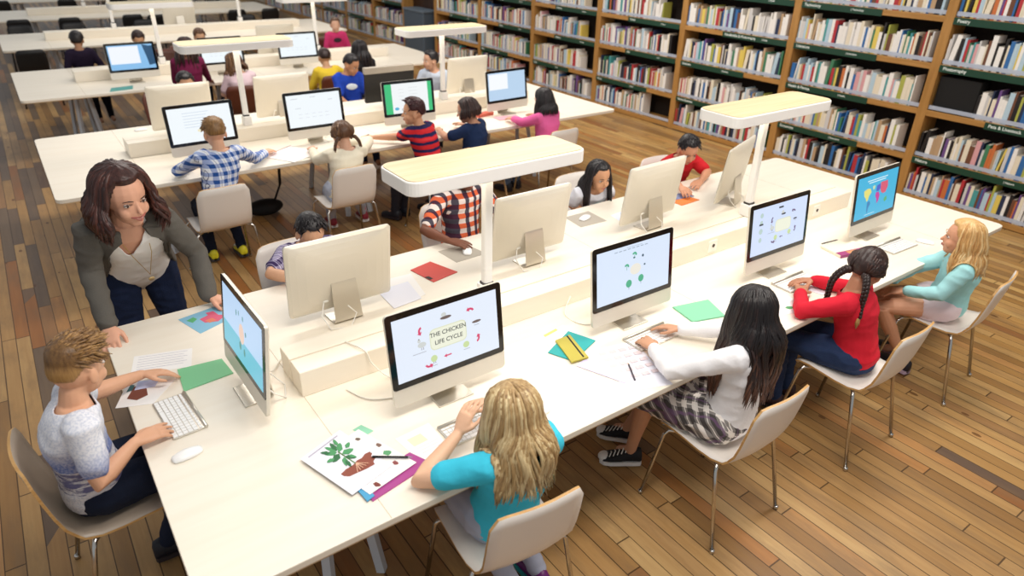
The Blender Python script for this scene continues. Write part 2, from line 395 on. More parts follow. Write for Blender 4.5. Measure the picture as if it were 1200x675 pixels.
def make_hair(root, off, H, M, s, hs, near, torso):
    """hs: dict(style, mat, len, top, side, n, wave)"""
    st = hs.get('line', 'short'); hm = hs['mat']; top = hs.get('top', .018); side = hs.get('side', .007)
    rnd = random.Random(hs.get('seed', 1))
    m = MB(); NA, NP = (64, 40) if near else (36, 22)
    rs = []
    for i in range(NP + 1):
        pol = PI * max(.012, min(.988, i / NP)); ring = []
        for j in range(NA):
            az = 2 * PI * j / NA; az = az if az <= PI else az - 2 * PI
            n = V((math.sin(az) * math.sin(pol), math.cos(az) * math.sin(pol), math.cos(pol)))
            hl = hairline(az, st); k = max(0, min(1, (n.z - hl) / .13)); k = k * k * (3 - 2 * k)
            th = side + (top - side) * max(0, min(1, (n.z - .25) / .45))
            if hs.get('part'): th -= .006 * math.exp(-(n.x / .05) ** 2) * (n.z > .2)
            th += .0012 * noise.noise(V((az * 16, pol * 2, hs.get('seed', 1)))) + hs.get('rough', .002) * noise.noise(n * 7 + V((hs.get('seed', 1), 0, 0)))
            f = -.012 * (1 - k) + th * k
            p = V((n.x * (CR.x + f), n.y * (CR.y + f), n.z * (CR.z + f))) + CC
            ring.append(H + M @ (p * s) - off)
        rs.append(ring)
    m.att = .45; m.rings(rs[::-1])
    if hs.get('fade'):
        for i in range(NP + 1):
            zz = math.cos(PI * (NP - i) / NP); m.a[i * NA:(i + 1) * NA] = [.12 + .75 * max(0, min(1, (.32 - zz) / .3))] * NA
    fall = V((0, 0, -1)); fw = M @ V((0, 1, 0)); rt = M @ V((1, 0, 0)); up = M @ V((0, 0, 1))
    def push(p):
        for (a, b, r) in torso:
            ab = b - a; t = max(0, min(1, (p - a).dot(ab) / ab.length_squared)); q = a + ab * t; d = p - q
            if d.length < r: p = q + (d.normalized() if d.length > 1e-4 else -fw) * r
        return p
    n = hs.get('n', 0)
    if hs['style'] in ('short', 'spiky'):
        for k in range(n or (160 if near else 40)):
            az = rnd.uniform(-PI, PI); z = rnd.uniform(.25 if hs['style'] == 'spiky' else .0, 1); pol = math.acos(z)
            if z < hairline(az, st) + .1: continue
            p, nn = cap_point(H, M, s, az, pol, (side + (top - side) * max(0, min(1, (z - .25) / .45))) - .004)
            flow = (M @ V((nn.x * .35 + rnd.uniform(-.18, .18), hs.get('flow', .8), .12 if nn.z > .5 else -.35))).normalized(); nw = M @ nn
            l = hs.get('tuft', .028) * s * rnd.uniform(.7, 1.2)
            lift = hs.get('lift', .22); q = p + (nw * lift + flow * (1 - lift)).normalized() * l * .5; r_ = q + (nw * (lift * .3) + flow * .9 - up * .15).normalized() * l * .5
            m.att = rnd.random(); m.tube([p - off, q - off, r_ - off], [.0048 * s, .004 * s, .001 * s], 5, roundcap=False)
    if hs['style'] in ('long', 'pony', 'braids'):
        L = hs.get('len', .25); wv = hs.get('wave', .006)
        for k in range(n or (150 if near else 45)):
            az = rnd.uniform(hs.get('az0', 1.15), PI) * (1 if k % 2 else -1)
            th = top * rnd.uniform(.4, 1.15)
            pts = []; pol = rnd.uniform(.12, .9)
            if hs['style'] != 'long':
                # combed to the tie point
                tie = H + M @ (V(hs['tie'](1 if az > 0 else -1)) * s)
                p0, nn = cap_point(H, M, s, az * rnd.uniform(.45, 1), pol + rnd.uniform(0, .5), side)
                mid = lerp(p0, tie, .5); dm = mid - (H + M @ (CC * s)); mid = H + M @ (CC * s) + dm.normalized() * (.094 * s)
                m.att = rnd.random(); m.tube([p - off for p in (p0, mid, tie)], [.006 * s, .008 * s, .004 * s], 5, roundcap=False)
                continue
            steps = 6
            for i in range(steps):
                pp = pol + (hs.get('pend', 1.42) - pol) * i / (steps - 1)
                q, nn = cap_point(H, M, s, az, pp, th * (.5 + .5 * min(1, i / 2)))
                pts.append(q)
            outw = M @ V((nn.x, nn.y, 0)); outw.z = 0; outw = outw.normalized() if outw.length > .01 else -fw
            ph = rnd.uniform(0, 6.28) + az * 2; tot = (L + .06) * s * rnd.uniform(.82, 1.08); N = 9; p = pts[-1]
            lat = outw.cross(V((0, 0, 1)))
            for i in range(N):
                t = (i + 1) / N
                p = p + fall * (tot / N) + outw * ((.007 if i < 3 else .001) * s)
                p = push(p)
                pts.append(p + (lat * math.sin(ph * .35 + az * 3 + t * 9) + outw * math.cos(ph * .3 + t * 8)) * wv * s * min(1, t * 2.2))
            R0 = hs.get('lock', .011) * s * rnd.uniform(.7, 1.2)
            rad = [R0 * .7] * 2 + [R0] * (len(pts) - 5) + [R0 * .85, R0 * .55, R0 * .12]
            m.att = rnd.random(); m.tube([q - off for q in pts], rad, 5 if not near else 6, roundcap=False)
    obj('hair', m, hm, root, smooth=True)
    if hs['style'] in ('pony', 'braids'):
        for sd in ((1, -1) if hs['style'] == 'braids' else (1,)):
            tie = H + M @ (V(hs['tie'](sd)) * s); p = tie; L = hs['len'] * s; N = 13
            path = [tie]
            drift = V(hs['drift']) if 'drift' in hs else M @ V((sd * .12, -.25, 0)) if hs['style'] == 'braids' else M @ V((0, -.55, 0))
            for i in range(N):
                p = push(p + (fall + drift * max(0, 1 - i / 9)).normalized() * (L / N)); path.append(p)
            b = MB(); r0 = hs.get('thick', .014) * s
            if hs['style'] == 'braids':
                for i in range(N):
                    for q in (0, 1):
                        c = lerp(path[i], path[i + 1], .5 * q); c = c + (M @ V((1, 0, 0))) * (r0 * .45 * (1 if q else -1))
                        b.att = random.random() * .6; rr = r0 * (1 - .4 * i / N); b.ball(c - off, (rr, rr * .8, rr * 1.15), None, 9, 6)
                obj('braid', b, hm, root, smooth=True)
                e = MB(); e.att = .9; e.tube([path[-1] - off, path[-1] - off + fall * .03 * s, path[-1] - off + fall * .06 * s], [r0 * .5, r0 * .7, r0 * .1], 7, roundcap=False)
                obj('braid_end', e, hs.get('tip', hm), root, smooth=True)
            else:
                for k in range(26):
                    jit = V((random.uniform(-1, 1), random.uniform(-1, 1), 0)) * r0; b.att = random.random()
                    b.tube([q - off + jit * (math.sin(PI * (.15 + .8 * i / N)) ) for i, q in enumerate(path)], [r0 * .5] * 3 + [r0 * .6] * (len(path) - 5) + [r0 * .3, r0 * .06], 5, roundcap=False)
                obj('ponytail', b, hm, root, smooth=True)
                t = MB(); t.ball(tie - off, r0 * 1.1, None, 8, 6); obj('hair_tie', t, mat(hs.get('band', 'e8a0c0'), .6), root, smooth=True)
def person(label, seat, face, head, look, pitch=-8, roll=0, s=1.0, seatz=.45, near=True, far=False, skin='d9a98c', shirt=None, sleeve=.45, legs='pants', pants=None,
           hairspec=None, wl=None, wr=None, el=None, er=None, hl=None, hr=None, fl=None, fr=None, kl=None, kr=None, shoes=None, group=None, hips=None, bow=.02, eyes=True, smile=False,
           shw=.125, curl=.5, hemz=None, noshirt=False, extra=None, sockh=None, vneck=0):
    F = yawv(face); R = F.cross(V((0, 0, 1))); U = V((0, 0, 1)); H = V(head)
    P = V(hips) if hips else V((seat[0], seat[1], seatz + .085 * s))
    off = V((seat[0], seat[1], 0))
    root = thing('person', label, 'person', off, 0, group)
    M = head_frame(look, pitch, roll)
    sk = mat(skin, .5, bump=.04, bscale=120, var=.05, vscale=20, spec=.35)
    vox = .0045 if near else (.008 if not far else .012)
    N = H + M @ (V((0, -.042, -.085)) * s) - U * .026 * s
    C = lerp(P, N, .68) - F * bow; Wp = lerp(P, N, .33) - F * bow * .5
    T = (N - P).normalized(); Fd = (F - T * F.dot(T)).normalized()
    sh = {}
    for sd in (-1, 1): sh[sd] = N + R * (sd * shw * s) - T * .045 * s
    # arms
    la, lf = .235 * s, .205 * s
    arms = {}
    for sd, w, e, hd in ((-1, wl, el, hl), (1, wr, er, hr)):
        if w is None: w = P + F * .22 * s + R * sd * .07 * s + U * .07
        w = V(w); S = sh[sd]
        if e is not None: E = V(e)
        else: E, w = ik(S, w, la, lf, R * sd * .8 - U * .9 - F * .3)
        if (w - E).length > lf * 1.25: w = E + (w - E).normalized() * lf * 1.25
        arms[sd] = (S, E, w, V(hd) if hd else None)
    def torso(mb, g, top=True, low=-.06, hem=0):
        sp = [(P + T * low * s, .118, .098), (P, .130, .105), (lerp(P, Wp, .6), .120, .096), (Wp, .112, .090), (lerp(Wp, C, .5), .118, .09), (C, .130, .092), (lerp(C, N, .5), .128, .082), (lerp(C, N, .78), .105, .066), (lerp(C, N, .98), .062, .05)]
        rs = []
        for k, (c, w, d) in enumerate(sp):
            x = hem if k < 2 else 0
            rs.append(ring_ell(c - off, R, Fd, w * s + g + x, d * s + g + x))
        mb.rings(rs)
    def arm(mb, sd, g, f0=0, f1=1.0, g1=None):
        S, E, w, _ = arms[sd]
        seq = [(S - R * sd * .025 * s + T * .0, .050), (S, .047), (lerp(S, E, .35), .041), (lerp(S, E, .8), .036), (E, .034), (lerp(E, w, .25), .034), (lerp(E, w, .6), .028), (w, .020)]
        ts = [0, .05, .2, .42, .5, .62, .8, 1.0]
        pts = []; rad = []
        for (p, r), t in zip(seq, ts):
            if t <= f1 + 1e-6: pts.append(p - off); rad.append(r * s + g * (1.0 if t < .9 else .7))
        if f1 < 1 and f1 not in ts:
            for i in range(len(ts) - 1):
                if ts[i] < f1 < ts[i + 1]:
                    q = (f1 - ts[i]) / (ts[i + 1] - ts[i]); pts.append(lerp(seq[i][0], seq[i + 1][0], q) - off); rad.append(lerp(seq[i][1], seq[i + 1][1], q) * s + g * 1.5)
        mb.tube(pts, rad, 14)
    # legs
    lg = {}
    lt, ls = .36 * s, .35 * s
    for sd, k, f in ((-1, kl, fl), (1, kr, fr)):
        Hp = P + R * sd * .075 * s
        f = V(f) if f is not None else Hp + F * .42 * s + V((0, 0, .085 * s - Hp.z))
        if k is not None: K = V(k)
        else: K, f = ik(Hp, f, lt, ls, F * 1.0 + U * .8)
        lg[sd] = (Hp, K, f)
    def leg(mb, sd, g, f1=1.0, w=1.0):
        Hp, K, A = lg[sd]; Hp, K, A = Hp - off, K - off, A - off
        pts = [Hp, lerp(Hp, K, .4), lerp(Hp, K, .85), K, lerp(K, A, .3), lerp(K, A, .7), A]; rad = [.078, .070, .053, .050, .049, .034, .030]; ts = [0, .25, .45, .5, .65, .85, 1]
        pr = [(p, r) for p, r, t in zip(pts, rad, ts) if t <= f1 + 1e-6]
        mb.tube([p for p, r in pr], [r * s * w + g for p, r in pr], 14)
    # --- body: one continuous surface
    b = MB(); torso(b, -.004)
    for sd in (-1, 1):
        arm(b, sd, 0); S, E, w, hd = arms[sd]
        d = hd if hd else (w - E); d = V((d.x, d.y, d.z * .4)) if not hd else d
        hand(b, w - off, d, (U + R * sd * .25), sd, s, curl)
        leg(b, sd, -.002)
        Hp, K, A = lg[sd]; tz = V((F.x, F.y, 0)); b.tube([A - off, A + tz * .06 * s - U * .03 * s - off], [.03 * s, .026 * s], 10)
    b.tube([N - T * .03 * s - off, lerp(N, H, .4) - off + M @ (V((0, -.012, 0)) * s), H + M @ (V((0, -.018, -.045)) * s) - off], [.052 * s, .040 * s, .044 * s], 14)
    def hb(c, r): b.ball(H - off + M @ (V(c) * s), V(r) * s, M, 18, 12)
    hb((0, -.012, .022), (.073, .09, .086)); hb((0, .020, -.028), (.057, .062, .074)); hb((0, .045, -.080), (.028, .028, .022))
    hb((.030, .048, -.034), (.026, .026, .028)); hb((-.030, .048, -.034), (.026, .026, .028)); hb((0, .062, -.050), (.024, .022, .024))
    for q in (-1, 1): hb((q * .073, -.010, -.014), (.009, .018, .028))
    b.tube([H - off + M @ (V(p) * s) for p in ((0, .072, .008), (0, .084, -.012), (0, .093, -.026))], [.007 * s, .0075 * s, .0095 * s], 8)
    remesh(b, 'body', sk, vox, 2, root)
    if eyes and not far:
        for q in (-1, 1):
            e = MB(); e.ball(H - off + M @ (V((q * .030, .0645, .002)) * s), V((.0125, .0095, .0066)) * s, M, 12, 8)
            eo = obj('eye', e, mat('d9d0c8', .35), root, smooth=True)
            e = MB(); e.ball(H - off + M @ (V((q * .030 + .001, .0692, .002)) * s), V((.0064, .0052, .0060)) * s, M, 10, 7)
            obj('iris', e, mat('2a1a12', .2), eo, smooth=True)
            e = MB(); e.tube([H - off + M @ (V((q * x, y, z)) * s) for x, y, z in ((.015, .083, .021), (.030, .081, .026), (.045, .068, .021))], [.0016 * s, .0022 * s, .0012 * s], 6)
            obj('eyebrow', e, hairspec['mat'], root, smooth=True)
            e = MB(); e.tube([H - off + M @ (V((q * x, y, z)) * s) for x, y, z in ((.016, .074, .005), (.030, .0785, .011), (.044, .068, .005))], [.0014 * s, .0018 * s, .0010 * s], 6)
            obj('eyelid', e, mat('5a3626', .5), root, smooth=True)
        e = MB(); w_ = .026 if smile else .019
        e.tube([H - off + M @ (V((x, y, z)) * s) for x, y, z in ((-w_, .074, -.046 if smile else -.051), (0, .0855, -.050), (w_, .074, -.046 if smile else -.051))], [.002 * s, .0032 * s, .002 * s], 8)
        e.tube([H - off + M @ (V((x, y, z)) * s) for x, y, z in ((-w_, .073, -.047 if smile else -.053), (0, .085, -.063 if smile else -.058), (w_, .073, -.047 if smile else -.053))], [.002 * s, .0038 * s, .002 * s], 8)
        obj('lips', e, mat('b0645c', .45), root, smooth=True)
        if smile:
            e = MB(); e.ball(H - off + M @ (V((0, .0768, -.0555)) * s), V((.018, .006, .0058)) * s, M, 12, 8); obj('teeth', e, mat('f4f0ea', .3), root, smooth=True)
    # --- clothes
    if not noshirt:
        c = MB(); torso(c, .007, low=-.05 if hemz is None else hemz, hem=.006)
        if sleeve > 0:
            for sd in (-1, 1): arm(c, sd, .008 if sleeve < .5 else .007, 0, sleeve)
        so = remesh(c, 'shirt', shirt, max(vox * 1.5, .007), 3, root, wrinkle=.0045 if near else .003, seed=seat[0])
        if not far:
            bm = bmesh.new(); bm.from_mesh(so.data); kill = []
            for v in bm.verts:
                q = v.co + off - N; u_ = q.dot(T); fr_ = q.dot(Fd); lt_ = abs(q.dot(R))
                lim = -.004 * s if fr_ < .01 else -.020 * s
                hit = u_ > lim and (q - T * u_).length < .066 * s and u_ < .2
                if vneck and fr_ > .0 and lt_ < .078 * s and u_ > -(vneck - lt_ * vneck / .078) * s: hit = True
                if hit: kill.append(v)
            bmesh.ops.delete(bm, geom=kill, context='VERTS')
            for it in range(6):
                nw = {}
                for v in bm.verts:
                    if v.is_boundary:
                        nb = [e.other_vert(v).co for e in v.link_edges if e.is_boundary]
                        if len(nb) == 2: nw[v] = (v.co * .4 + (nb[0] + nb[1]) * .3)
                for v, c_ in nw.items(): v.co = c_
            bm.to_mesh(so.data); bm.free()
            md = so.modifiers.new('cloth_thickness', 'SOLIDIFY'); md.thickness = .0035; md.offset = -1
    if legs == 'pants':
        c = MB()
        for sd in (-1, 1): leg(c, sd, .008, 1.0)
        c.rings([ring_ell(P - off + T * t * s, R, Fd, w * s, d * s) for t, w, d in ((-.1, .10, .085), (-.07, .128, .1), (0, .136, .11), (.06, .124, .1))])
        remesh(c, 'trousers', pants, max(vox * 1.6, .008), 2, root, wrinkle=.004, wscale=12)
    elif legs == 'shorts':
        c = MB()
        for sd in (-1, 1): Hp, K, A = lg[sd]; c.tube([Hp - off, lerp(Hp, K, .26) - off], [.092 * s, .088 * s], 16)
        c.rings([ring_ell(P - off + T * t * s, R, Fd, w * s, d * s) for t, w, d in ((-.1, .10, .085), (-.07, .128, .1), (0, .138, .112), (.05, .126, .1))])
        remesh(c, 'shorts', pants, max(vox * 1.6, .008), 2, root, wrinkle=.003)
    elif legs == 'skirt':
        c = MB(); Kc = (lg[-1][1] + lg[1][1]) / 2; D = (Kc - P); D.z *= .6
        rs = [ring_ell(P + T * .06 * s - off, R, Fd, .122 * s, .1 * s), ring_ell(P - off, R, Fd, .142 * s, .118 * s)]
        dn = D.normalized()
        for t, w, d in ((.3, .152, .10), (.6, .168, .092), (.9, .185, .088), (1.0, .19, .088)):
            a = min(1, t * 1.6); q = P + D * t + U * .012
            Fq = (Fd * (1 - a) + U * a).normalized(); rs.append(ring_ell(q - off, R, Fq, w * s, d * s))
        c.rings(rs)
        for sd in (-1, 1): leg(c, sd, .016, .25, 1.12); Hp, K, A = lg[sd]; c.tube([Hp - off, lerp(Hp, K, .86) - off], [.098 * s, .080 * s], 16)
        remesh(c, 'skirt', pants, max(vox * 1.5, .007), 2, root, wrinkle=.007, wscale=15)
    if shoes is not None:
        for sd in (-1, 1):
            Hp, K, A = lg[sd]; shoe(root, A - off, shoes.get('dir', {}).get(sd, F), s, shoes)
    if sockh:
        for sd in (-1, 1):
            Hp, K, A = lg[sd]; c = MB(); c.tube([A - off, lerp(A, K, .28) - off], [.036 * s, .042 * s], 12); obj('sock', c, mat(sockh, .8), root, smooth=True)
    caps = [(P, N, .112 * s), (sh[-1], sh[1], .058 * s), (C + R * .04 * s, C - R * .04 * s, .102 * s), (sh[-1], arms[-1][1], .055 * s), (sh[1], arms[1][1], .055 * s), (N, H, .055 * s)]
    make_hair(root, off, H, M, s, hairspec, near, caps)
    if extra: extra(root, off, dict(F=F, R=R, U=U, H=H, M=M, P=P, N=N, C=C, W=Wp, T=T, Fd=Fd, sh=sh, arms=arms, s=s))
    return root
def print_patch(root, off, q, c, r=.03):
    """printed motif on the chest"""
    R, Fd, T_, C, s = q['R'], q['Fd'], q['T'], q['C'], q['s']
    m = MB(); o = C - off + Fd * (.098 * s + .010) + T_ * .01
    m.ball(o, (r * 1.3, .004, r * .7), Matrix((R, Fd, T_)).transposed(), 16, 10); obj('chest_print', m, mat(c, .8), root, smooth=True)
WORLD, OVERHEAD, EXPO = 0.42, 105, 0.0
# ------------------------------------------------------------ the setting
T = .74
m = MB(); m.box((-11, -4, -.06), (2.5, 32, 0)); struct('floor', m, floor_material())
m = MB(); m.box((2.47, -4, 0), (2.6, 32, 4.2)); struct('wall_right', m, mat('b7aa97', .9, var=.04, vscale=2))
LAM = laminate(); WHT = mat('f1efec', .35); EDGE = wood('plywood_edge', 'd9bf98', 'c6a67a', (4, 4, 60), .5)
STEEL = mat('cdd3da', .35, var=.03); CHROME = mat('c8c4be', .14, 1); ALU = mat('d6d0c4', .32, .75); ALUW = mat('e2dccf', .42, .25)
# ------------------------------------------------------------ shared desks
TL, TW, XC = 5.246, 1.825, -2.623
def desk(y0, label, spine=True):
    W = TW if y0 == 0 else 1.79
    t = thing('shared_desk', label, 'desk', (XC, y0 + W / 2, 0), 0, None)
    m = MB(); m.prism(rrect(TL, W, .05), T - .028, T); o = obj('tabletop', m, LAM, t, bevel=.003)
    e = MB(); e.prism(rrect(TL - .006, W - .006, .05), T - .034, T - .0275); obj('edge_band', e, EDGE, o)
    s = MB()
    for x in (-2.02, -.02, 1.98): s.box((x - .001, -W / 2 + .004, T - .0002), (x + .001, W / 2 - .004, T + .0004))
    obj('joint_line', s, mat('b9a98e', .7), o)
    for x in (-2.02, -.25, 1.75):                               # A-shaped trestles, one steel leg each
        for sx in (-1, 1):
            for sy in (-1, 1):
                l = MB(); top = V((x + sx * .06, sy * (W / 2 - .55), T - .06)); bot = V((x + sx * .115, sy * (W / 2 - .42), 0))
                l.tube([bot, top], .026, 4, up=(1, 0, 0), roundcap=False); obj('leg', l, STEEL, t)
        l = MB(); l.box((x - .12, -W / 2 + .3, T - .075), (x + .12, W / 2 - .3, T - .034)); obj('cross_beam', l, STEEL, t)
    l = MB(); l.box((-2.3, -.03, T - .085), (2.3, .03, T - .04)); obj('under_rail', l, STEEL, t)
    if spine:
        c = y0 + W / 2; q = thing('cable_box', label.split(' desk')[0] + ' desk\'s low birch cable box running along its middle', 'cable box', (XC, c, T), 0)
        for k, (a, b_) in enumerate(((-.118, -.004), (.004, .122))):
            m = MB(); m.box((-2.025, a, 0), (2.013, b_, .119)); obj('box_half', m, LAM, q, bevel=.004)
        m = MB(); m.box((-2.02, -.004, 0), (2.008, .004, .108)); obj('cable_slot', m, mat('c8ae84', .7), q)
        if y0 == 0:
            for x in (-1.35, .521, 1.6):
                f = MB(); f.prism(rrect(.075, .075, .008, 3), 0, .004, Matrix.Translation((x, -.118, .06)) @ Matrix.Rotation(PI / 2, 4, 'X')); fo = obj('power_socket', f, mat('f4f1ea', .4), q)
                f = MB(); f.lathe([(.011, 0), (.011, .003)], 14); f2 = f.mesh('socket_hole', mat('3a2c22', .5)); f2.transform(Matrix.Translation((x + .004, -.122, .062)) @ Matrix.Rotation(PI / 2, 4, 'X')); link('socket_hole', f2, fo)
    return t
ROWS = [0, 3.86, 7.33, 10.96, 14.6, 18.2]
DN = ['nearest long white', 'second long white', 'third long white', 'fourth long white', 'fifth long white', 'farthest long white']
for i, y0 in enumerate(ROWS):
    desk(y0, '%s laminate desk from the camera, seating both sides' % DN[i], spine=True)
# ------------------------------------------------------------ desk lamps on posts
def lamp(x, yc, label, base=.119, last=False):
    t = thing('desk_lamp', label, 'lamp', (x, yc, T + base), 0, 'canopy lamps on posts along the desks')
    zb = .95 - T - base
    m = MB(); m.box((-.034, -.045, 0), (.034, .04, zb - .012)); obj('post_bracket', m, WHT, t, bevel=.006)
    m = MB(); m.box((-.026, -.023, zb - .012), (.026, .023, zb)); obj('joint_ring', m, mat('2c2926', .4), t)
    H = 1.51 - T - base
    m = MB(); m.prism(rrect(.046, .04, .010, 3), zb, H + .012); obj('post', m, WHT, t)
    m = MB(); m.prism(rrect(.93, .30, .055, 6), H, H + .062); o = obj('canopy', m, WHT, t, bevel=.006)
    m = MB(); m.prism(rrect(.915, .285, .05, 6), H + .0622, H + .0655); obj('canopy_top', m, wood('birch_veneer', 'eadbb8', 'dcc799', (1.6, 26, 10), .3), o)
    m = MB(); m.prism(rrect(.78, .2, .03, 4), H - .004, H - .0005); obj('light_panel', m, mat('fff0d6', .5, emit=LAMP_E), o)
    return t
LAMP_E = 4.0
side = ['nearest', 'second', 'third', 'fourth', 'fifth']
for i, y0 in enumerate(ROWS[:5]):
    c = y0 + (TW if i == 0 else 1.79) / 2
    for k, x in enumerate((-3.66, -1.64)):
        lamp(x, c, 'white desk lamp with long flat canopy on the %s desk, the %s one' % (side[i], ('left', 'right')[k]), base=.119)
# ------------------------------------------------------------ chairs
def chair_meshes():
    # profile in (y, z), seat front curls down, back leans
    prof = [(.205, .405), (.20, .428), (.175, .442), (.12, .446), (.05, .440), (-.03, .432), (-.10, .430), (-.155, .440), (-.195, .468), (-.222, .515), (-.240, .58), (-.256, .66), (-.270, .74), (-.280, .80)]
    wid = [.175, .19, .198, .20, .20, .20, .197, .19, .183, .185, .187, .187, .184, .170]
    n = 9; top = []; bot = []
    for i, ((y, z), w) in enumerate(zip(prof, wid)):
        a = prof[max(i - 1, 0)]; b = prof[min(i + 1, len(prof) - 1)]; d = V((b[0] - a[0], b[1] - a[1])).normalized(); nn = V((d.y, -d.x)) * -1
        if nn.y < 0 and i < 8: nn = -nn
        if i >= 8 and nn.x < 0: nn = -nn
        r1, r2 = [], []
        for j in range(n):
            u = -1 + 2 * j / (n - 1); x = w * u
            if i in (0, 13) and abs(u) > .9: x *= .93
            cup = .010 * u * u if i < 8 else 0; back = .022 * u * u if i >= 8 else .0
            yy = y + back; zz = z + cup
            if i == 13: zz -= .012 * max(0, abs(u) - .7) / .3
            r1.append(V((x, yy + nn.x * .005, zz + nn.y * .005))); r2.append(V((x, yy - nn.x * .005, zz - nn.y * .005)))
        top.append(r1); bot.append(r2)
    m = MB(); R = len(prof)
    vs = [p for r in top for p in r] + [p for r in bot for p in r]; o = R * n; fs = []; mi = []
    for i in range(R - 1):
        for j in range(n - 1):
            a = i * n + j; fs.append((a, a + 1, a + n + 1, a + n)); fs.append((o + a, o + a + n, o + a + n + 1, o + a + 1)); mi += [0, 0]
    for i in range(R - 1):
        for j in (0, n - 1):
            a = i * n + j; fs.append((a, a + n, o + a + n, o + a)); mi.append(1)
    for j in range(n - 1):
        for i in (0, R - 1):
            a = i * n + j; fs.append((a, a + 1, o + a + 1, o + a)); mi.append(1)
    m.add(vs, fs); m.m = mi
    legs = []
    for sx in (-1, 1):
        for sy in (1, -1):
            l = MB(); ytop = .15 if sy > 0 else -.13
            l.tube([(sx * .235, .225 * sy, .0), (sx * .205, ytop + .01 * sy, .405), (sx * .19, ytop, .424), (sx * .12, ytop * .6, .426)], .0095, 10, roundcap=False); l.lathe([(.012, 0), (.012, .02), (.008, .022)], 10, (sx * .235, .225 * sy, 0)); legs.append(l)
    f = MB()
    for sx in (-1, 1): f.tube([(sx * .12, .12, .424), (sx * .1, 0, .421), (sx * .12, -.1, .42)], .009, 8)
    f.tube([(-.1, 0, .421), (.1, 0, .421)], .009, 8)
    return m, legs, f
CH = {}
def chair(x, y, face, label, kind='white', group=None):
    loc = (x, y, 0); rz = math.radians(face - 90)
    if kind not in CH:
        t = thing('chair', label, 'chair', loc, rz, group); m, legs, f = chair_meshes()
        body, edge, leg = {'white': (mat('e9e2da', .32), wood('chair_ply_edge', 'd8ae72', 'b98a50', (8, 8, 80)), CHROME), 'taupe': (mat('b3a493', .35), wood('chair_ply_edge', 'd8ae72', 'b98a50', (8, 8, 80)), CHROME),
                           'brown': (mat('5e2f1e', .4, var=.15), mat('4a2417', .5), CHROME), 'black': (mat('0e0e10', .5), mat('08080a', .5), mat('17171a', .35, .6))}[kind]
        o = obj('seat_shell', m, [body, edge], t, smooth=False)
        o.data.polygons.foreach_set('use_smooth', [p.material_index == 0 for p in o.data.polygons])
        for l in legs: obj('leg', l, leg, t, smooth=True)
        obj('under_frame', f, leg, t, smooth=True); CH[kind] = t
        return t
    c = dup(CH[kind], loc, rz, label, group)
    if not group and 'group' in c: del c['group']
    return c
G1 = 'white shell chairs'
chair(-3.035, -.11, 90, 'white shell chair under the long-haired girl in the plaid skirt', 'white', G1)
chair(-4.2, .0, 84, 'white shell chair of the girl in the turquoise top', 'white', G1)
chair(-2.035, -.15, 91, 'white shell chair under the girl in the red sweater', 'white', G1)
chair(-1.05, -.15, 97, 'white shell chair under the blonde girl in the mint top', 'white', G1)
chair(-5.355, 1.0, 2, 'taupe shell chair at the desk\'s short end under the boy', 'taupe')
chair(-4.2, 1.98, -86, 'white shell chair on the far side of the nearest desk, leftmost there', 'white', G1)
chair(-3.1, 2.05, -90, 'white shell chair under the child in the orange plaid shirt', 'white', G1)
chair(-1.95, 2.03, -90, 'white shell chair behind the dark-haired girl peeking past the monitor', 'white', G1)
chair(-1.08, 2.0, -94, 'white shell chair behind the boy in the red tee', 'white', G1)
chair(-4.26, 3.66, 91, 'white shell chair under the boy in blue checked shirt', 'white', G1)
chair(-3.28, 3.6, 91, 'white shell chair under the girl in the cream top', 'white', G1)
chair(-2.40, 3.55, 95, 'white shell chair under the boy in the red striped shirt', 'white', G1)
chair(-2.02, 3.52, 100, 'white shell chair under the child in the navy tee', 'white', G1)
chair(-1.16, 3.6, 92, 'white shell chair under the girl in the pink top', 'white', G1)
G2 = 'brown shell chairs at the third desk'
chair(-3.95, 6.6, -80, 'brown shell chair beyond the second desk\'s left monitor', 'brown', G2)
chair(-3.08, 6.98, 78, 'brown shell chair under the girl in pale pink', 'brown', G2)
chair(-1.98, 7.05, 90, 'brown shell chair under the boy in the yellow shirt', 'brown', G2)
chair(-3.4, 9.5, -95, 'brown shell chair on the far side of the third desk, behind its lamp post', 'brown', G2)
chair(-3.05, 9.75, -85, 'brown shell chair at the third desk, right of its lamp post', 'brown', G2)
chair(-.95, 9.6, -95, 'brown shell chair under the girl in the raspberry top', 'brown', G2)
G3 = 'black chairs at the far desks'
k = 0
BL = [(-4.94, 10.75, 90, 'leftmost at the fourth desk'), (-4.87, 14.5, 90, 'leftmost at the fifth desk'), (-4.07, 14.5, 90, 'second from the left at the fifth desk'), (-3.0, 14.55, 90, 'third from the left at the fifth desk'), (-2.62, 14.35, 95, 'fourth from the left at the fifth desk'), (-2.2, 14.5, 90, 'fifth from the left at the fifth desk'),
      (-1.0, 14.6, 90, 'second from the right at the fifth desk'), (-.3, 14.6, 90, 'rightmost at the fifth desk'), (-5.0, 18.2, 90, 'leftmost at the farthest desk'), (-3.75, 18.1, 90, 'second from the left at the farthest desk'), (-2.7, 18.1, 90, 'third from the left at the farthest desk'), (-1.6, 18.1, 90, 'fourth from the left at the farthest desk'), (-.6, 18.1, 90, 'rightmost at the farthest desk')]
for n_, (x, w_) in enumerate(((-4.9, 'leftmost'), (-4.1, 'second from the left'), (-2.95, 'third from the left'), (-2.3, 'fourth from the left'), (-1.1, 'rightmost'))):
    BL.append((x, 13.15, -90, w_ + ' on the fourth desk\'s far side'))
for x, y, a, l in BL: chair(x, y, a, 'empty black chair, ' + l, 'black', G3)
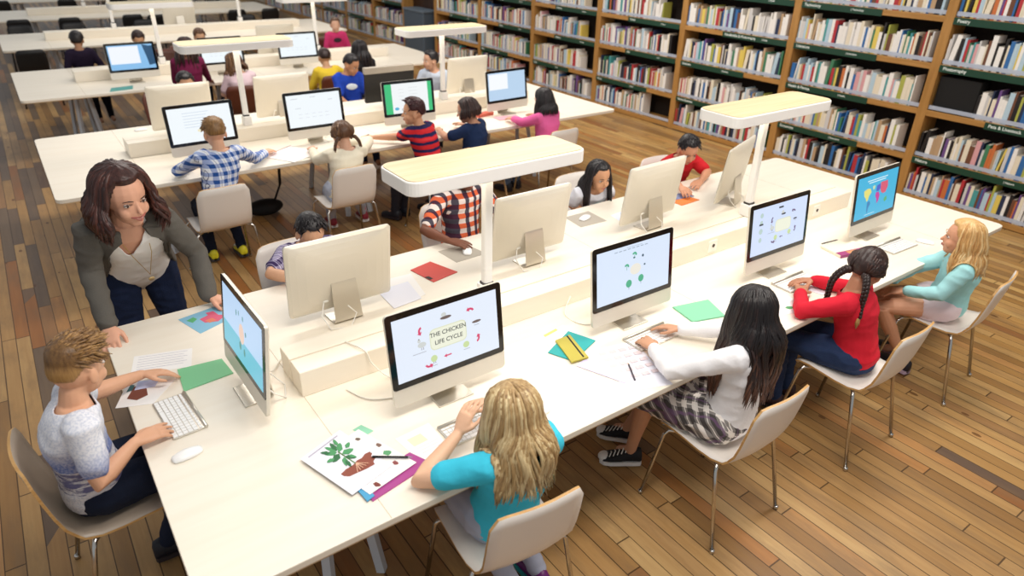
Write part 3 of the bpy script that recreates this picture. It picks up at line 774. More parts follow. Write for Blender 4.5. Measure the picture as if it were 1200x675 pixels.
# ------------------------------------------------------------ computers
GL = mat('070709', .12, spec=.6)
def quad(m, x0, z0, x1, z1, y=0): m.add([(x0, y, z0), (x1, y, z0), (x1, y, z1), (x0, y, z1)], [(0, 1, 2, 3)])
SW, SH = .476, .268
EM = 1.0
def em(h, k=1.0): return mat(h, .4, emit=EM * k)
def arrow(m, cx, cz, a, r=.020, y=-.0012):
    pts = [];
    for t in range(7): q = math.radians(a + 90 * t / 6); pts.append((cx + r * math.cos(q), cz + r * math.sin(q)))
    inn = [];
    for t in range(7): q = math.radians(a + 90 * t / 6); inn.append((cx + (r - .009) * math.cos(q), cz + (r - .009) * math.sin(q)))
    vs = [(x, y, z) for x, z in pts] + [(x, y, z) for x, z in inn]
    m.add(vs, [(i, i + 1, 8 + i, 7 + i) for i in range(6)])
    e = math.radians(a + 90); d = V((-math.sin(e), math.cos(e))); c = V((cx + (r - .0045) * math.cos(e), cz + (r - .0045) * math.sin(e))); n = V((math.cos(e), math.sin(e)))
    p = [c + n * .011, c - n * .011, c + d * .013]; m.add([(q.x, y, q.y) for q in p], [(0, 1, 2)])
def disc(m, cx, cz, rx, rz, y=-.001, n=16): m.add([(cx + rx * math.cos(2 * PI * k / n), y, cz + rz * math.sin(2 * PI * k / n)) for k in range(n)], [tuple(range(n))])
def screen_art(kind, disp):
    def layer(name, m, c, k=1.0):
        if name.endswith(('lines', 'captions', 'heading')) : obj(name, m, em(c, k), disp); return
        par = list(range(len(m.v)))
        def find(a):
            while par[a] != a: a = par[a]
            return a
        key = {}
        for i, p in enumerate(m.v):
            q = (round(p[0], 5), round(p[2], 5))
            if q in key: par[find(i)] = find(key[q])
            else: key[q] = i
        for f in m.f:
            for i in f[1:]: par[find(i)] = find(f[0])
        isl = {}
        for f in m.f: isl.setdefault(find(f[0]), []).append(f)
        nm = name[:-1] if name.endswith('s') and len(isl) > 1 else name
        for fs in isl.values():
            ids = sorted({i for f in fs for i in f}); mp = {a: b for b, a in enumerate(ids)}; q = MB(); q.add([m.v[i] for i in ids], [tuple(mp[i] for i in f) for f in fs]); obj(nm, q, em(c, k), disp)
    def bars(m, rows):
        for x, z, w, h in rows: quad(m, x, z, x + w, z + h, -.0012)
    if kind in ('chicken', 'cycle'):
        s = 1 if kind == 'chicken' else .8; ox = 0 if kind == 'chicken' else .03
        m = MB(); m.add([(x + ox, -.0008, z + .004) for x, z in rrect(.150 * s + .02, .092 * s, .022)], [tuple(range(24))]); layer('title_plate', m, 'dfe3c4')
        m = MB(); m.add([(x + ox, -.0014, z + .004) for x, z in rrect(.142 * s + .02, .084 * s, .02)], [tuple(range(24))]); layer('title_plate', m, 'eef0dc')
        if kind == 'chicken':
            for tx, z in (('THE CHICKEN', .024), ('LIFE CYCLE', -.012)):
                text_mesh(tx, .026, em('565a58'), disp, Matrix.Translation((0, -.0022, z)) @ Matrix.Rotation(PI / 2, 4, 'X'), 'title_lettering')
        else:
            m = MB(); bars(m, [(ox - .05, .016, .10, .007), (ox - .045, -.006, .09, .007)]); layer('title_lines', m, 'a8aa96')
        m = MB(); ac = 'd8426c' if kind == 'chicken' else '6c5a80'
        for cx, cz, a in ((-.112, .058, 110), (.108, .070, 20), (.125, -.052, 290), (-.098, -.088, 200)): arrow(m, cx * s + ox, cz * s, a)
        m.add([(ox + x * s, -.0012, z * s) for x, z in ((-.03, -.082), (-.016, -.074), (-.016, -.079), (.006, -.079), (.006, -.085), (-.016, -.085), (-.016, -.090))], [(0, 1, 2, 5, 6), (2, 3, 4, 5)])
        layer('arrows', m, ac)
        m = MB()                                                # nests and the small hen, dark line work
        disc(m, -.005 * s + ox, .083 * s, .026 * s, .007 * s); disc(m, .135 * s + ox, .022 * s, .022 * s, .006 * s); disc(m, -.132 * s + ox, .024 * s, .004, .004)
        bars(m, [(-.125 * s + ox, -.022 * s, .002, .010), (-.117 * s + ox, -.022 * s, .002, .010), (-.078 * s + ox, -.098 * s, .002, .008), (-.07 * s + ox, -.098 * s, .002, .008)])
        layer('drawings', m, '6e5e5a' if kind == 'chicken' else '3d4048')
        m = MB(); disc(m, -.121 * s + ox, .0, .019, .012, -.0011); disc(m, -.013 * s + ox, .097 * s, .012, .009); disc(m, -.132 * s + ox, .018 * s, .007, .007, -.0013); layer('hen_drawings', m, 'd0d4d2')
        m = MB(); disc(m, -.074 * s + ox, -.076 * s, .015, .015); disc(m, .078 * s + ox, -.064 * s, .015, .014); layer('chick_drawings', m, 'c9dca0')
        m = MB(); bars(m, [(-.165 * s + ox, -.034 * s, .06, .003), (.122 * s + ox, .006 * s, .024, .003), (-.085 * s + ox, -.108 * s, .024, .003), (.064 * s + ox, -.086 * s, .03, .003)]); layer('captions', m, 'b4b8c0')
        if kind == 'cycle':
            m = MB()
            for z, r in ((.09, .014), (.05, .012), (.0, .016), (-.05, .014)): disc(m, -.165, z, r, r)
            layer('side_pictures', m, 'b9d0cc')
            m = MB(); bars(m, [(-.182, .034, .034, .010), (-.02, .104, .04, .010)]); layer('side_bars', m, '3a4048')
    elif kind == 'trees':
        m = MB()
        for x, z, r in ((-.035, -.062, .019), (.045, -.052, .018)): disc(m, x, z, r, r * 1.05)
        for x, z in ((-.05, .028), (0, .078)):
            for a in range(0, 180, 36): q = math.radians(a); disc(m, x + .010 * math.cos(q), z + .010 * math.sin(q), .0055, .0045)
            quad(m, x - .0012, z - .018, x + .0012, z + .006, -.0012)
        layer('tree_drawings', m, '49ae86')
        m = MB(); disc(m, .055, .062, .007, .007); disc(m, .068, .014, .006, .005); disc(m, -.002, .064, .007, .005); bars(m, [(-.036, -.092, .002, .014), (.044, -.082, .002, .014)]); layer('seed_drawings', m, '3f5a6c')
        m = MB(); bars(m, [(-.13 + .028 * i, .112, .02, .005) for i in range(8)] + [(-.05, .122 - .0, .1, .002)]); layer('heading_lines', m, 'a9b8c8')
        m = MB(); disc(m, .008, .004, .036, .028); layer('centre_spot', m, 'ece8dc')
    elif kind == 'map':
        m = MB(); quad(m, -SW / 2, -SH / 2, SW / 2, SH / 2, -.0006); layer('sea', m, '3fb4dd')
        def cont(nm, c, pts): q = MB(); q.add([(x, -.0012, z) for x, z in pts], [tuple(range(len(pts)))]); layer(nm, q, c)
        cont('land_north_america', 'e2dc7a', [(-.16, .045), (-.12, .055), (-.085, .05), (-.07, .025), (-.095, .0), (-.10, -.02), (-.115, -.03), (-.13, -.005), (-.15, .01)])
        cont('land_south_america', '2f7fb8', [(-.105, -.035), (-.08, -.03), (-.065, -.05), (-.085, -.075), (-.09, -.11), (-.10, -.10), (-.105, -.07)])
        cont('land_greenland', 'cfe0a8', [(-.06, .06), (-.03, .062), (-.035, .04), (-.05, .035)])
        cont('land_europe', '4a5fc4', [(-.01, .055), (.03, .065), (.04, .03), (.015, .015), (-.012, .02)])
        cont('land_africa', 'c43a9c', [(-.012, .012), (.02, .012), (.04, -.015), (.03, -.05), (.015, -.065), (.002, -.03), (-.015, -.01)])
        cont('land_asia', 'd65a76', [(.035, .07), (.12, .07), (.13, .03), (.11, -.005), (.08, -.01), (.055, .0), (.04, .02)])
        cont('land_oceania', '58b070', [(.10, -.045), (.13, -.035), (.14, -.06), (.115, -.072), (.10, -.06)])
        m = MB(); bars(m, [(-.13, .098, .24, .006), (-.11, .084, .2, .006), (-.12, -.118, .12, .003)]); layer('map_heading', m, 'd8f0f8')
    elif kind == 'plant':
        m = MB(); quad(m, -SW / 2, -SH / 2, SW / 2, -.03, -.0006); layer('water_band', m, '6fc0d6')
        m = MB(); disc(m, -.0, .0, .032, .045); layer('bulb_drawing', m, 'e6c8b8')
        m = MB()
        for x, z, a, b_ in ((-.06, .07, .006, .014), (-.03, .08, .005, .012), (.02, .075, .006, .012), (.05, .02, .007, .012), (-.02, -.06, .012, .02), (.03, -.07, .009, .018)): disc(m, x, z, a, b_)
        layer('leaf_drawings', m, '4d8c86')
    elif kind == 'doc':
        m = MB(); bars(m, [(-.2, .10, .06, .006), (-.03, .105, .05, .006), (.13, .07, .04, .006), (-.17, .02, .05, .005)] + [(-.15 + .06 * (i % 5), -.03 - .03 * (i // 5), .035, .003) for i in range(10)]); layer('page_lines', m, 'cfd4da')
    elif kind == 'doc2':
        m = MB(); bars(m, [(-.13, .09 - .022 * i, .2 - .02 * (i % 3), .004) for i in range(6)]); layer('page_lines', m, 'cdd9e6')
        m = MB(); disc(m, .03, -.095, .02, .008); disc(m, -.02, -.05, .02, .012); layer('page_pictures', m, 'eee6c4')
    elif kind == 'green':
        m = MB(); quad(m, -SW / 2, -SH / 2, -SW / 2 + .068, SH / 2, -.0006); quad(m, SW / 2 - .04, -SH / 2, SW / 2, SH / 2, -.0006); layer('green_margins', m, '3cc07c')
        m = MB(); disc(m, -.13, -.09, .022, .014); layer('blue_drop', m, '4fb2d8')
        m = MB(); bars(m, [(-.1, .08 - .03 * i, .05, .003) for i in range(4)] + [(.0, .09 - .03 * i, .09, .003) for i in range(3)]); layer('page_lines', m, 'd4d8da')
    elif kind == 'desktop':
        m = MB(); quad(m, -SW / 2, -SH / 2, SW / 2, SH / 2, -.0006); layer('wallpaper', m, 'b9d4ee')
        m = MB(); quad(m, -SW / 2 + .01, -.03, .01, SH / 2 - .012, -.0012); layer('open_window', m, 'f6faff')
    elif kind == 'desktop2':
        m = MB(); quad(m, -SW / 2, -SH / 2, SW / 2, SH / 2, -.0006); layer('wallpaper', m, '86bdea')
        m = MB(); m.add([(.13, -.001, SH / 2), (.2, -.001, SH / 2 - .02), (SW / 2, -.001, SH / 2 - .02), (SW / 2, -.001, -.09), (.17, -.001, -.1), (.16, -.001, -.02)], [tuple(range(6))]); layer('dark_cliff', m, '1c4d72')
        m = MB(); quad(m, -SW / 2 + .012, -.07, .085, SH / 2 - .012, -.0014); layer('open_window', m, 'f0f5ff')
        m = MB(); bars(m, [(-.19, .07, .03, .004), (-.05, .06, .05, .006)]); layer('window_lines', m, 'c4ccd8')
PROTO = {}
def monitor(x, y, deg, label, kind='doc', bg='eaf3ff', shell=None, group=None, cable=True):
    """origin under the foot, screen faces local -Y"""
    t = thing('computer_monitor', label, 'computer monitor', (x, y, T), math.radians(deg), group)
    sh = shell or ALUW; tl = .125
    B = Matrix.Translation((0, -.025, .055)) @ Matrix.Rotation(-tl, 4, 'X')
    W = .528; Hh = .395
    def rr(n, w, h, r, y0, y1, cz): m = MB(); m.prism(rrect(w, h, r), y0, y1, B @ Matrix.Translation((0, 0, cz)) @ Matrix.Rotation(PI / 2, 4, 'X')); return m
    m = rr('h', W, Hh, .018, -.012, 0, Hh / 2); hb = m
    # gently swollen back
    prev = None; rs = []
    for k in range(6):
        f = k / 5; w = W * (1 - .75 * f ** 1.6) ; h = Hh * (1 - .7 * f ** 1.6); dy = .012 + .028 * math.sin(f * PI / 2)
        rs.append([B @ V((px, dy, pz + Hh / 2)) for px, pz in rrect(w, h, min(.018 + .05 * f, h / 2.2))])
    hb.rings(rs)
    ho = obj('housing', hb, sh, t); ho.data.polygons.foreach_set('use_smooth', [False] * len(ho.data.polygons))
    m = MB(); m.prism(rrect(W - .002, .319, .014), 0, .002, B @ Matrix.Translation((0, 0, .075 + .16)) @ Matrix.Rotation(PI / 2, 4, 'X')); obj('bezel', m, GL, t)
    dm = MB(); quad(dm, -SW / 2, -SH / 2, SW / 2, SH / 2, 0); d = obj('display', dm, em(bg, .97), t)
    d.matrix_local = B @ Matrix.Translation((0, -.0028, .235)) 
    screen_art(kind, d)
    m = MB(); pr = [(-.075, .0), (-.075, .006), (.045, .007), (.060, .014), (.040, .19), (.022, .235), (.010, .235), (.028, .19), (.046, .02), (.075, .0)]
    # one bent sheet: foot and neck
    def sheet(path, w0, w1, th):
        rs = []
        n = len(path)
        for i, (yy, zz) in enumerate(path):
            a = path[max(i - 1, 0)]; b = path[min(i + 1, n - 1)]; dd = V((b[0] - a[0], b[1] - a[1])).normalized(); nn = V((-dd.y, dd.x)); w = w0 + (w1 - w0) * i / (n - 1)
            rs.append([V((-w / 2, yy, zz)), V((w / 2, yy, zz)), V((w / 2, yy + nn.x * th, zz + nn.y * th)), V((-w / 2, yy + nn.x * th, zz + nn.y * th))])
        return rs
    m.rings(sheet([(-.055, .001), (.02, .001), (.055, .003), (.068, .012), (.067, .03), (.052, .12), (.038, .20), (.028, .235), (.02, .25)], .165, .115, .006))
    obj('stand', m, ALU, t, bevel=.0015)
    if cable:
        c = MB(); c.tube([(.10, .012, .11), (.13, .05, .06), (.11, .10, .004), (.02, .13, .004), (-.03, .09, .05), (.0, .065, .085)], .0032, 8); obj('power_cable', c, mat('f2efe9', .5), t, smooth=True)
        c = MB(); c.tube([(.085, .012, .115), (.10, .012, .115)], .010, 10); obj('power_plug', c, mat('f5f3ee', .4), t, smooth=True)
        c = MB()
        for k in range(7): q = B @ V((-.06 - .018 * k, .0165, .05)); c.box((q.x - .005, q.y - .001, q.z - .003), (q.x + .005, q.y + .004, q.z + .003))
        obj('ports', c, mat('6a5c4c', .6), t)
    return t
GM = 'aluminium all-in-one computers with white screens'
monitor(-4.135, .475, .5, 'aluminium computer showing the chicken life cycle slide', 'chicken', 'e8f1ff')
monitor(-3.085, .495, -.6, 'aluminium computer showing green tree drawings on pale blue', 'trees', 'ddebff')
monitor(-2.0, .45, -1.2, 'aluminium computer with a beige title plate and round pictures down its screen\'s left', 'cycle', 'd6e4ff')
monitor(-1.01, .435, .7, 'aluminium computer showing a bright blue world map', 'map', '3fb4dd')
monitor(-4.81, .936, -88.8, 'aluminium computer turned to the boy at the desk\'s end', 'plant', 'bcd8f6')
monitor(-4.235, 1.33, 180, 'back of aluminium computer nearest the woman, across the desk', 'doc')
monitor(-3.085, 1.325, 180, 'back of aluminium computer just right of the nearest lamp post', 'doc')
monitor(-2.10, 1.325, 183, 'back of aluminium computer hiding part of the dark-haired girl', 'doc')
monitor(-1.27, 1.33, 199, 'back of aluminium computer between the boy in red and the right lamp', 'doc')
y = 4.31
monitor(-4.13, y, 2, 'aluminium computer in front of the boy in blue checks', 'doc2', 'f4fbff')
monitor(-3.19, y, 0, 'aluminium computer left of the girl in cream, page of faint marks', 'doc', 'f4fbff')
monitor(-2.27, y, -3, 'aluminium computer with a green bordered page', 'green', 'f4f8fa')
monitor(-1.14, y, 3, 'aluminium computer with pale blue desktop by the girl in pink', 'desktop', 'b9d4ee')
y = 5.18
monitor(-4.10, y, 180, 'back of aluminium computer above the blue-checked boy\'s screen', 'doc')
monitor(-3.18, y, 180, 'back of aluminium computer right of the second desk\'s left lamp post', 'doc')
monitor(-1.08, y, 182, 'back of aluminium computer right of the second desk\'s right lamp post', 'doc')
y = 7.78
monitor(-4.05, y, 0, 'aluminium computer with blue desktop picture at the third desk', 'desktop2', '86bdea', cable=False)
monitor(-3.04, y, 0, 'aluminium computer half hidden by the second desk\'s left lamp canopy', 'doc', 'f2fbff', cable=False)
monitor(-2.07, y, -1, 'aluminium computer with blank white page left of the boy in yellow', 'doc', 'f2fbff', cable=False)
monitor(-2.07, 8.66, 180, 'back of aluminium computer on the far side of the third desk', 'doc', cable=False)
monitor(-2.55, 12.3, 180, 'back of aluminium computer on the fourth desk', 'doc', cable=False)
# the older black-backed screen with its laptop
t = thing('black_monitor', 'black-backed display with tan lid edge facing the boy in blue', 'computer monitor', (-2.05, 5.15, T), math.radians(180))
m = MB(); m.prism(rrect(.56, .30, .012), 0, .03, Matrix.Translation((0, 0, .22)) @ Matrix.Rotation(PI / 2 - .1, 4, 'X')); obj('housing', m, mat('0c0c0e', .35), t)
m = MB(); m.box((-.28, -.04, .365), (.28, .02, .43)); obj('top_shelf', m, mat('a59c90', .5), t, bevel=.006)
m = MB(); m.box((-.05, -.07, .10), (.05, .034, .125), Matrix.Translation((-.05, .002, .02))); obj('maker_plate', m, mat('dcdcd8', .4), t)
m = MB(); m.box((-.12, -.1, 0), (.12, .08, .012)); m.box((-.03, -.04, .01), (.03, 0, .1)); obj('stand', m, mat('141416', .4), t, bevel=.003)
# ------------------------------------------------------------ bookcases
BX = 2.13; BD = .3
OAK = wood('oak_veneer', 'b98a4e', '9f7239', (14, 14, 2.2), .45)
OAKS = wood('oak_shelf_edge', 'bb8c50', 'a0733a', (14, 2.2, 30), .45)
GRN = mat('0b3d2b', .5); DARK = mat('1c130d', .9); WT = mat('e9f2ee', .5)
RAIL = mat('ccd6e8', .25, alpha=.55, spec=.6)
POST = [1.675, 3.30, 4.93, 6.575, 8.20, 9.84, 11.47]
ZS = [.065, .465, .935, 1.375, 1.81, 2.25]
signs = {0: [(4, 1.63, .3, 'Poetry', 'Poetry'), (3, 1.63, .3, 'Photography', 'Photography'), (2, 1.08, .0, 'Pets & Livestock', ''), (1, 1.63, .42, 'Nature', 'Nature')],
         1: [(4, 3.255, 2.33, 'Technology', 'Technology'), (3, 3.255, 2.27, 'Literature', 'Literature'), (2, 3.255, 2.25, 'Health & Fitness', 'Health'), (1, 3.255, 2.24, 'Economics', 'Economics')],
         2: [(4, 4.30, 3.35, 'Home & Kitchen', 'Home'), (3, 4.27, 3.35, 'Handicrafts & Photography', 'Crafts'), (2, 4.885, 3.86, 'Business', 'Business'), (1, 4.885, 3.86, 'Home Business', 'Business')],
         3: [(3, 5.95, 4.98, 'Travel', 'Travel'), (2, 5.95, 4.98, 'Art', 'Art'), (1, 6.53, 5.45, 'Music', 'Music')],
         4: [(3, 7.6, 6.62, 'History', 'History'), (2, 7.6, 6.62, 'History', 'History'), (1, 8.15, 7.2, 'Sport', 'Sport')],
         5: [(3, 9.2, 8.25, 'Science', 'Science'), (2, 9.2, 8.25, 'Maths', 'Maths'), (1, 9.79, 8.9, 'Media', 'Media')],
         6: [(3, 10.9, 9.9, 'Law', 'Law'), (2, 10.9, 9.9, 'Law', 'Law'), (1, 11.42, 10.6, 'Law', 'Law')]}
BAYL = ['oak bookcase at the right edge with signs Poetry, Photography and Nature', 'oak bookcase with signs Technology and Literature', 'oak bookcase behind the right lamp, sign Handicrafts & Photography', 'oak bookcase fourth from the right edge, behind the second desk\'s end', 'oak bookcase fifth from the right edge, behind the pale blue screen', 'oak bookcase sixth from the right edge, beside the narrow one', 'narrow-looking oak bookcase next to the dark gap']
def ymat(txt, size, y, z, parent, x=0, nm="sign_lettering"):
    M = Matrix.Translation((x, y, z)) @ Matrix(((0, 0, -1, 0), (-1, 0, 0, 0), (0, 1, 0, 0), (0, 0, 0, 1)))
    text_mesh(txt, size, WT, parent, M, nm, "LEFT")
def bookcase(i, y0, y1, label, sg, zs=ZS, lastpost=False):
    t = thing('bookcase', label, 'bookcase', (BX + BD / 2, (y0 + y1) / 2, 0)); O = V(t.location)
    def bx(n, lo, hi, mm, **k): q = MB(); q.box(V(lo) - O, V(hi) - O); return obj(n, q, mm, k.get('parent', t), bevel=k.get('bevel', 0))
    bx('upright', (BX, y1 - .045, 0), (BX + BD, y1 + .045, 2.7), OAK, bevel=.003)
    if lastpost: bx('upright', (BX, y0 - .045, 0), (BX + BD, y0 + .045, 2.7), OAK, bevel=.003)
    bx('back_panel', (BX + BD - .01, y0 + .045, 0), (BX + BD, y1 - .045, 2.7), DARK)
    bx('plinth', (BX + .012, y0 + .045, 0), (BX + BD - .01, y1 - .045, .05), wood('oak_plinth', '8a5f30', '6e4720', (14, 2.2, 30)))
    bx('top_board', (BX, y0 + .045, 2.66), (BX + BD - .01, y1 - .045, 2.7), OAKS)
    for z in zs:
        bx('shelf', (BX, y0 + .045, z - .055), (BX + BD - .01, y1 - .045, z), OAKS, bevel=.002)
        if z < 2.2: bx('clear_book_lip', (BX + .012, y0 + .05, z + .012), (BX + .015, y1 - .05, z + .05), RAIL)
    for (k, a, b_, tx, t2) in sg:
        s = bx('shelf_sign', (BX - .004, b_, zs[k] - .066), (BX, a, zs[k] - .002), GRN)
        ymat(tx, .042, a - .035 - O.y, zs[k] - .032, s, BX - .0052 - O.x)
        if t2:
            ymat('| ' + t2, .027, b_ + .34 - O.y if a - b_ > .8 else b_ + .3 - O.y, zs[k] - .032, s, BX - .0052 - O.x)
    return t
ys = [0.045] + POST
for i in range(7): bookcase(i, ys[i], ys[i + 1], BAYL[i], signs[i], lastpost=(i == 0))
# the first bay's left end and the recess
t = bookcase(7, 12.87, 14.4, 'oak bookcase just beyond the dark gap', [(3, 13.9, 12.95, 'Fiction', ''), (2, 13.9, 12.95, 'Fiction', '')], lastpost=True)
for k, (a, b_) in enumerate(((14.4, 16.0), (16.0, 17.6), (17.6, 19.2), (19.2, 20.8), (20.8, 22.4))):
    bookcase(8 + k, a, b_, 'oak bookcase beyond the girl in raspberry, %s past the dark gap' % ['second', 'third', 'fourth', 'fifth', 'sixth'][k], [(2, b_ - .1, a + .5, 'Fiction', ''), (1, b_ - .1, a + .5, 'Fiction', '')])
# ------------------------------------------------------------ books
BOOKC = [('white', 'f0ede8', 12), ('cream', 'e6dcc6', 8), ('pale grey', 'cfcdcc', 5), ('light blue', 'b4cddc', 4), ('pink', 'd8a0a4', 2), ('red', 'b43038', 3), ('navy', '22304f', 2), ('black', '1c1a1c', 3), ('green', '3f7d5c', 1.5), ('olive', 'a9ad50', 1.5), ('purple', '6a4a86', 1.5), ('blue', '2f6aa8', 2), ('brown', '6e4632', 2), ('yellow', 'e0c860', 1), ('orange', 'c8703c', 1), ('teal', '4a9a9c', 1.5), ('tan', 'b89a78', 2)]
rb = random.Random(11)
def pick(dark=0):
    w = [c[2] * (1.9 if dark and c[0] in ('red', 'brown', 'purple', 'tan', 'blue', 'orange', 'black', 'navy') else 1) for c in BOOKC]
    return rb.choices(BOOKC, w)[0]
PAGES = mat('ddd6c6', .8); TAGM = mat('f4f4f2', .6)
def book_mb(mb, y, z, th, h, d, lean, mi=0, x=None):
    x = BX + .022 if x is None else x
    M = Matrix.Translation((x, y, z)) @ Matrix.Rotation(lean, 4, 'X')
    mb.cur = mi; mb.box((0, 0, 0), (d, .002, h), M); mb.box((0, th - .002, 0), (d, th, h), M); mb.box((0, .002, 0), (.003, th - .002, h), M)
    mb.cur = 1 if mi == 0 else 0; mb.box((.003, .002, .003), (d - .004, th - .002, h - .003), M)
SIGN = {(0, 4): 'above the Poetry sign', (0, 3): 'above the Photography sign', (0, 2): 'above the Livestock sign', (0, 1): 'above the Nature sign', (0, 0): 'below the Nature sign',
        (1, 4): 'above the Technology sign', (1, 3): 'above the Literature sign', (1, 2): 'above the Fitness sign', (1, 1): 'above the Economics sign', (1, 0): 'below the Economics sign'}
count = 0; used = set()
rest = MB(); restm = [mat(c[1], .55) for c in BOOKC]
def shelf_run(a, b_, dark=0):
    """books from a (larger y) down to b_"""
    out = []; y = a
    while y > b_ + .02:
        th = rb.choice((.012, .016, .02, .024, .028, .034, .044)); 
        if y - th < b_: break
        y -= th + .0015
        out.append([y, th, rb.uniform(.205, .285) if rb.random() > .12 else rb.uniform(.27, .32), pick(dark), 0, rb.uniform(.13, .18)])
        if rb.random() < .05: out[-1][4] = .10; y -= .022
    return out
runs = {(0, 4): (1.62, .95), (0, 3): (1.62, .62), (0, 2): (1.22, .62), (0, 1): (1.62, .42), (0, 0): (1.62, .36), (1, 4): (3.25, 1.75), (1, 3): (3.25, 1.76), (1, 2): (3.24, 1.80), (1, 1): (3.24, 1.85), (1, 0): (3.24, 1.85)}
for (bay, k), (a, b_) in runs.items():
    bk = shelf_run(a, b_, dark=(k == 0 or bay == 0))
    if bay == 1 and k == 4:
        for q in bk[:4]: q[1] *= 1
    for j, (y, th, h, c, lean, d) in enumerate(bk):
        indiv = count < 300
        if indiv:
            m = MB(); book_mb(m, 0, 0, th, h, d, lean, 0, x=0)
            if rb.random() < .6: m.cur = 2; m.box((-.0006, .001, .008), (0, th - .001, .03))
            o = obj('book', m, [mat(c[1], .5, var=.06, vscale=40), PAGES, TAGM], None); o.location = (BX + .022, y, ZS[k] + .0005)
            size = 'thick' if th > .03 else ('thin' if th < .018 else 'medium'); tall = 'tall' if h > .262 else ('short' if h < .21 else '')
            l = bk[j - 1][3][0] if j else 'upright'; r = bk[j + 1][3][0] if j < len(bk) - 1 else 'gap'
            lab = '%s%s %s book between %s and %s, %s' % (tall + ' ' if tall else '', size + ' ' if size != 'medium' else '', c[0], l, r, SIGN[(bay, k)])
            if lab in used:
                pos = 'left end' if j < len(bk) * .33 else ('mid shelf' if j < len(bk) * .66 else 'right end'); lab += ', ' + pos
                n = 0
                while lab in used and j > 1 + n: n += 1; lab = '%s book %s, after %s, %s and %s' % (c[0], SIGN[(bay, k)], bk[j - 3][3][0], bk[j - 2][3][0], l)
            used.add(lab); tag(o, lab, 'book', 'books on the two nearest bookcases'); count += 1
        else: book_mb(rest, y, ZS[k], th, h, d, lean, BOOKC.index(c) + 1)
for i in range(2, 7):
    a0, b0 = ys[i + 1] - .05, ys[i] + .05
    for k in range(5):
        end = b0 + {2: .05, 3: .32 if k in (3, 4) else (.5 if k == 0 else .12), 4: .3 if k else .1}.get(i, rb.uniform(.02, .35))
        if (i, k) == (2, 2): end = b0 + .02
        for (y, th, h, c, lean, d) in shelf_run(a0, end, dark=0): book_mb(rest, y, ZS[k], th, h, d, lean, BOOKC.index(c) + 1)
for a0, b0 in ((14.35, 12.92), (15.95, 14.45), (17.55, 16.05), (19.15, 17.65), (20.75, 19.25), (22.35, 20.85)):
    for k in range(4):
        for (y, th, h, c, lean, d) in shelf_run(a0, b0 + rb.uniform(0, .3)): book_mb(rest, y, ZS[k], th, h, d, lean, BOOKC.index(c) + 1)
o = obj('distant_books', rest, [PAGES] + restm); tag(o, 'rows of mostly pale books filling the bookcases farther along the wall', 'books', 'books on the farther bookcases', 'stuff')
# black block imitating the dark of an empty shelf, Photography bay
t = thing('shelf_dark_block', 'added black block for the darkness of the empty shelf under the Photography sign', 'box', (BX + .12, 1.42, ZS[2]))
m = MB(); m.box((-.08, -.19, 0), (.1, .19, .33)); obj('dark_block', m, mat('050506', .8), t, bevel=.006)
m = MB(); m.ball((-.083, .17, .03), (.002, .012, .014), None, 10, 6); obj('white_mark', m, mat('e8e8e6', .5), t)
# recess with dark panel and the return bin
m = MB(); m.box((2.36, 11.52, 0), (2.44, 12.82, 2.7)); struct('trim_1', m, wood('dark_recess_wood', '3a2012', '23130b', (8, 8, 1.5), .5))
t = thing('book_return_bin', 'slate grey wheeled book return bin in the gap between bookcases', 'bin', (2.12, 12.1, 0))
m = MB(); m.prism(rrect(.34, .86, .04), .09, .86); obj('body', m, mat('4c5966', .5), t, bevel=.01)
m = MB(); m.prism(rrect(.37, .89, .045), .86, .90); obj('lid', m, mat('64727f', .45), t, bevel=.008)
for sx in (-1, 1):
    for sy in (-1, 1):
        m = MB(); m.lathe([(.04, -.012), (.045, 0), (.04, .012)], 16); me = m.mesh('wheel', mat('1a1a1c', .6)); me.transform(Matrix.Translation((sx * .12, sy * .34, .046)) @ Matrix.Rotation(PI / 2, 4, 'X')); link('wheel', me, t)
# ------------------------------------------------------------ things on the desks
PAPER = mat('f4f1ee', .7); PAPERB = mat('e8e8f2', .7)
def slab(name, pts, z0, z1, mm, parent=None, O=V((0, 0, 0))):
    m = MB(); q = [(x - O.x, y - O.y) for x, y in pts]
    ar = sum(q[i][0] * q[(i + 1) % len(q)][1] - q[(i + 1) % len(q)][0] * q[i][1] for i in range(len(q)))
    if ar < 0: q = q[::-1]
    m.prism(q, z0 - O.z, z1 - O.z); return obj(name, m, mm, parent)
def cen(pts, z): return V((sum(p[0] for p in pts) / len(pts), sum(p[1] for p in pts) / len(pts), z))
def frame2(pts):
    """basis of a quad: origin, u (0-1), v (0-3)"""
    o = V((*pts[0], 0)); return o, V((*pts[1], 0)) - o, V((*pts[3], 0)) - o
def uvq(pts, u0, v0, u1, v1):
    o, u, v = frame2(pts); return [tuple((o + u * a + v * b_)[:2]) for a, b_ in ((u0, v0), (u1, v0), (u1, v1), (u0, v1))]
def uvp(pts, poly):
    o, u, v = frame2(pts); return [tuple((o + u * a + v * b_)[:2]) for a, b_ in poly]
def sheet(pts, label, cat='paper', name='paper_sheet', z=T, col=PAPER, th=.0012, art=(), group=None, thick=None):
    O = cen(pts, z); t = thing(name, label, cat, O, 0, group)
    b_ = slab('page', pts, z + .0003, z + (thick or th), col, t, O)
    for k, (nm, poly, c) in enumerate(art):
        zz = z + (thick or th) + .0002 + .00015 * k
        slab(nm, uvp(pts, poly), zz, zz + .0002, mat(c, .7), b_, O)
    return t
def textlines(u0, v0, u1, n, dv, h=.012, c='b8b4c4', nm='printed_lines'):
    return [(nm, [(u0, v0 + i * dv), (u1 - .06 * (i % 2), v0 + i * dv), (u1 - .06 * (i % 2), v0 + i * dv + h), (u0, v0 + i * dv + h)], c) for i in range(n)]
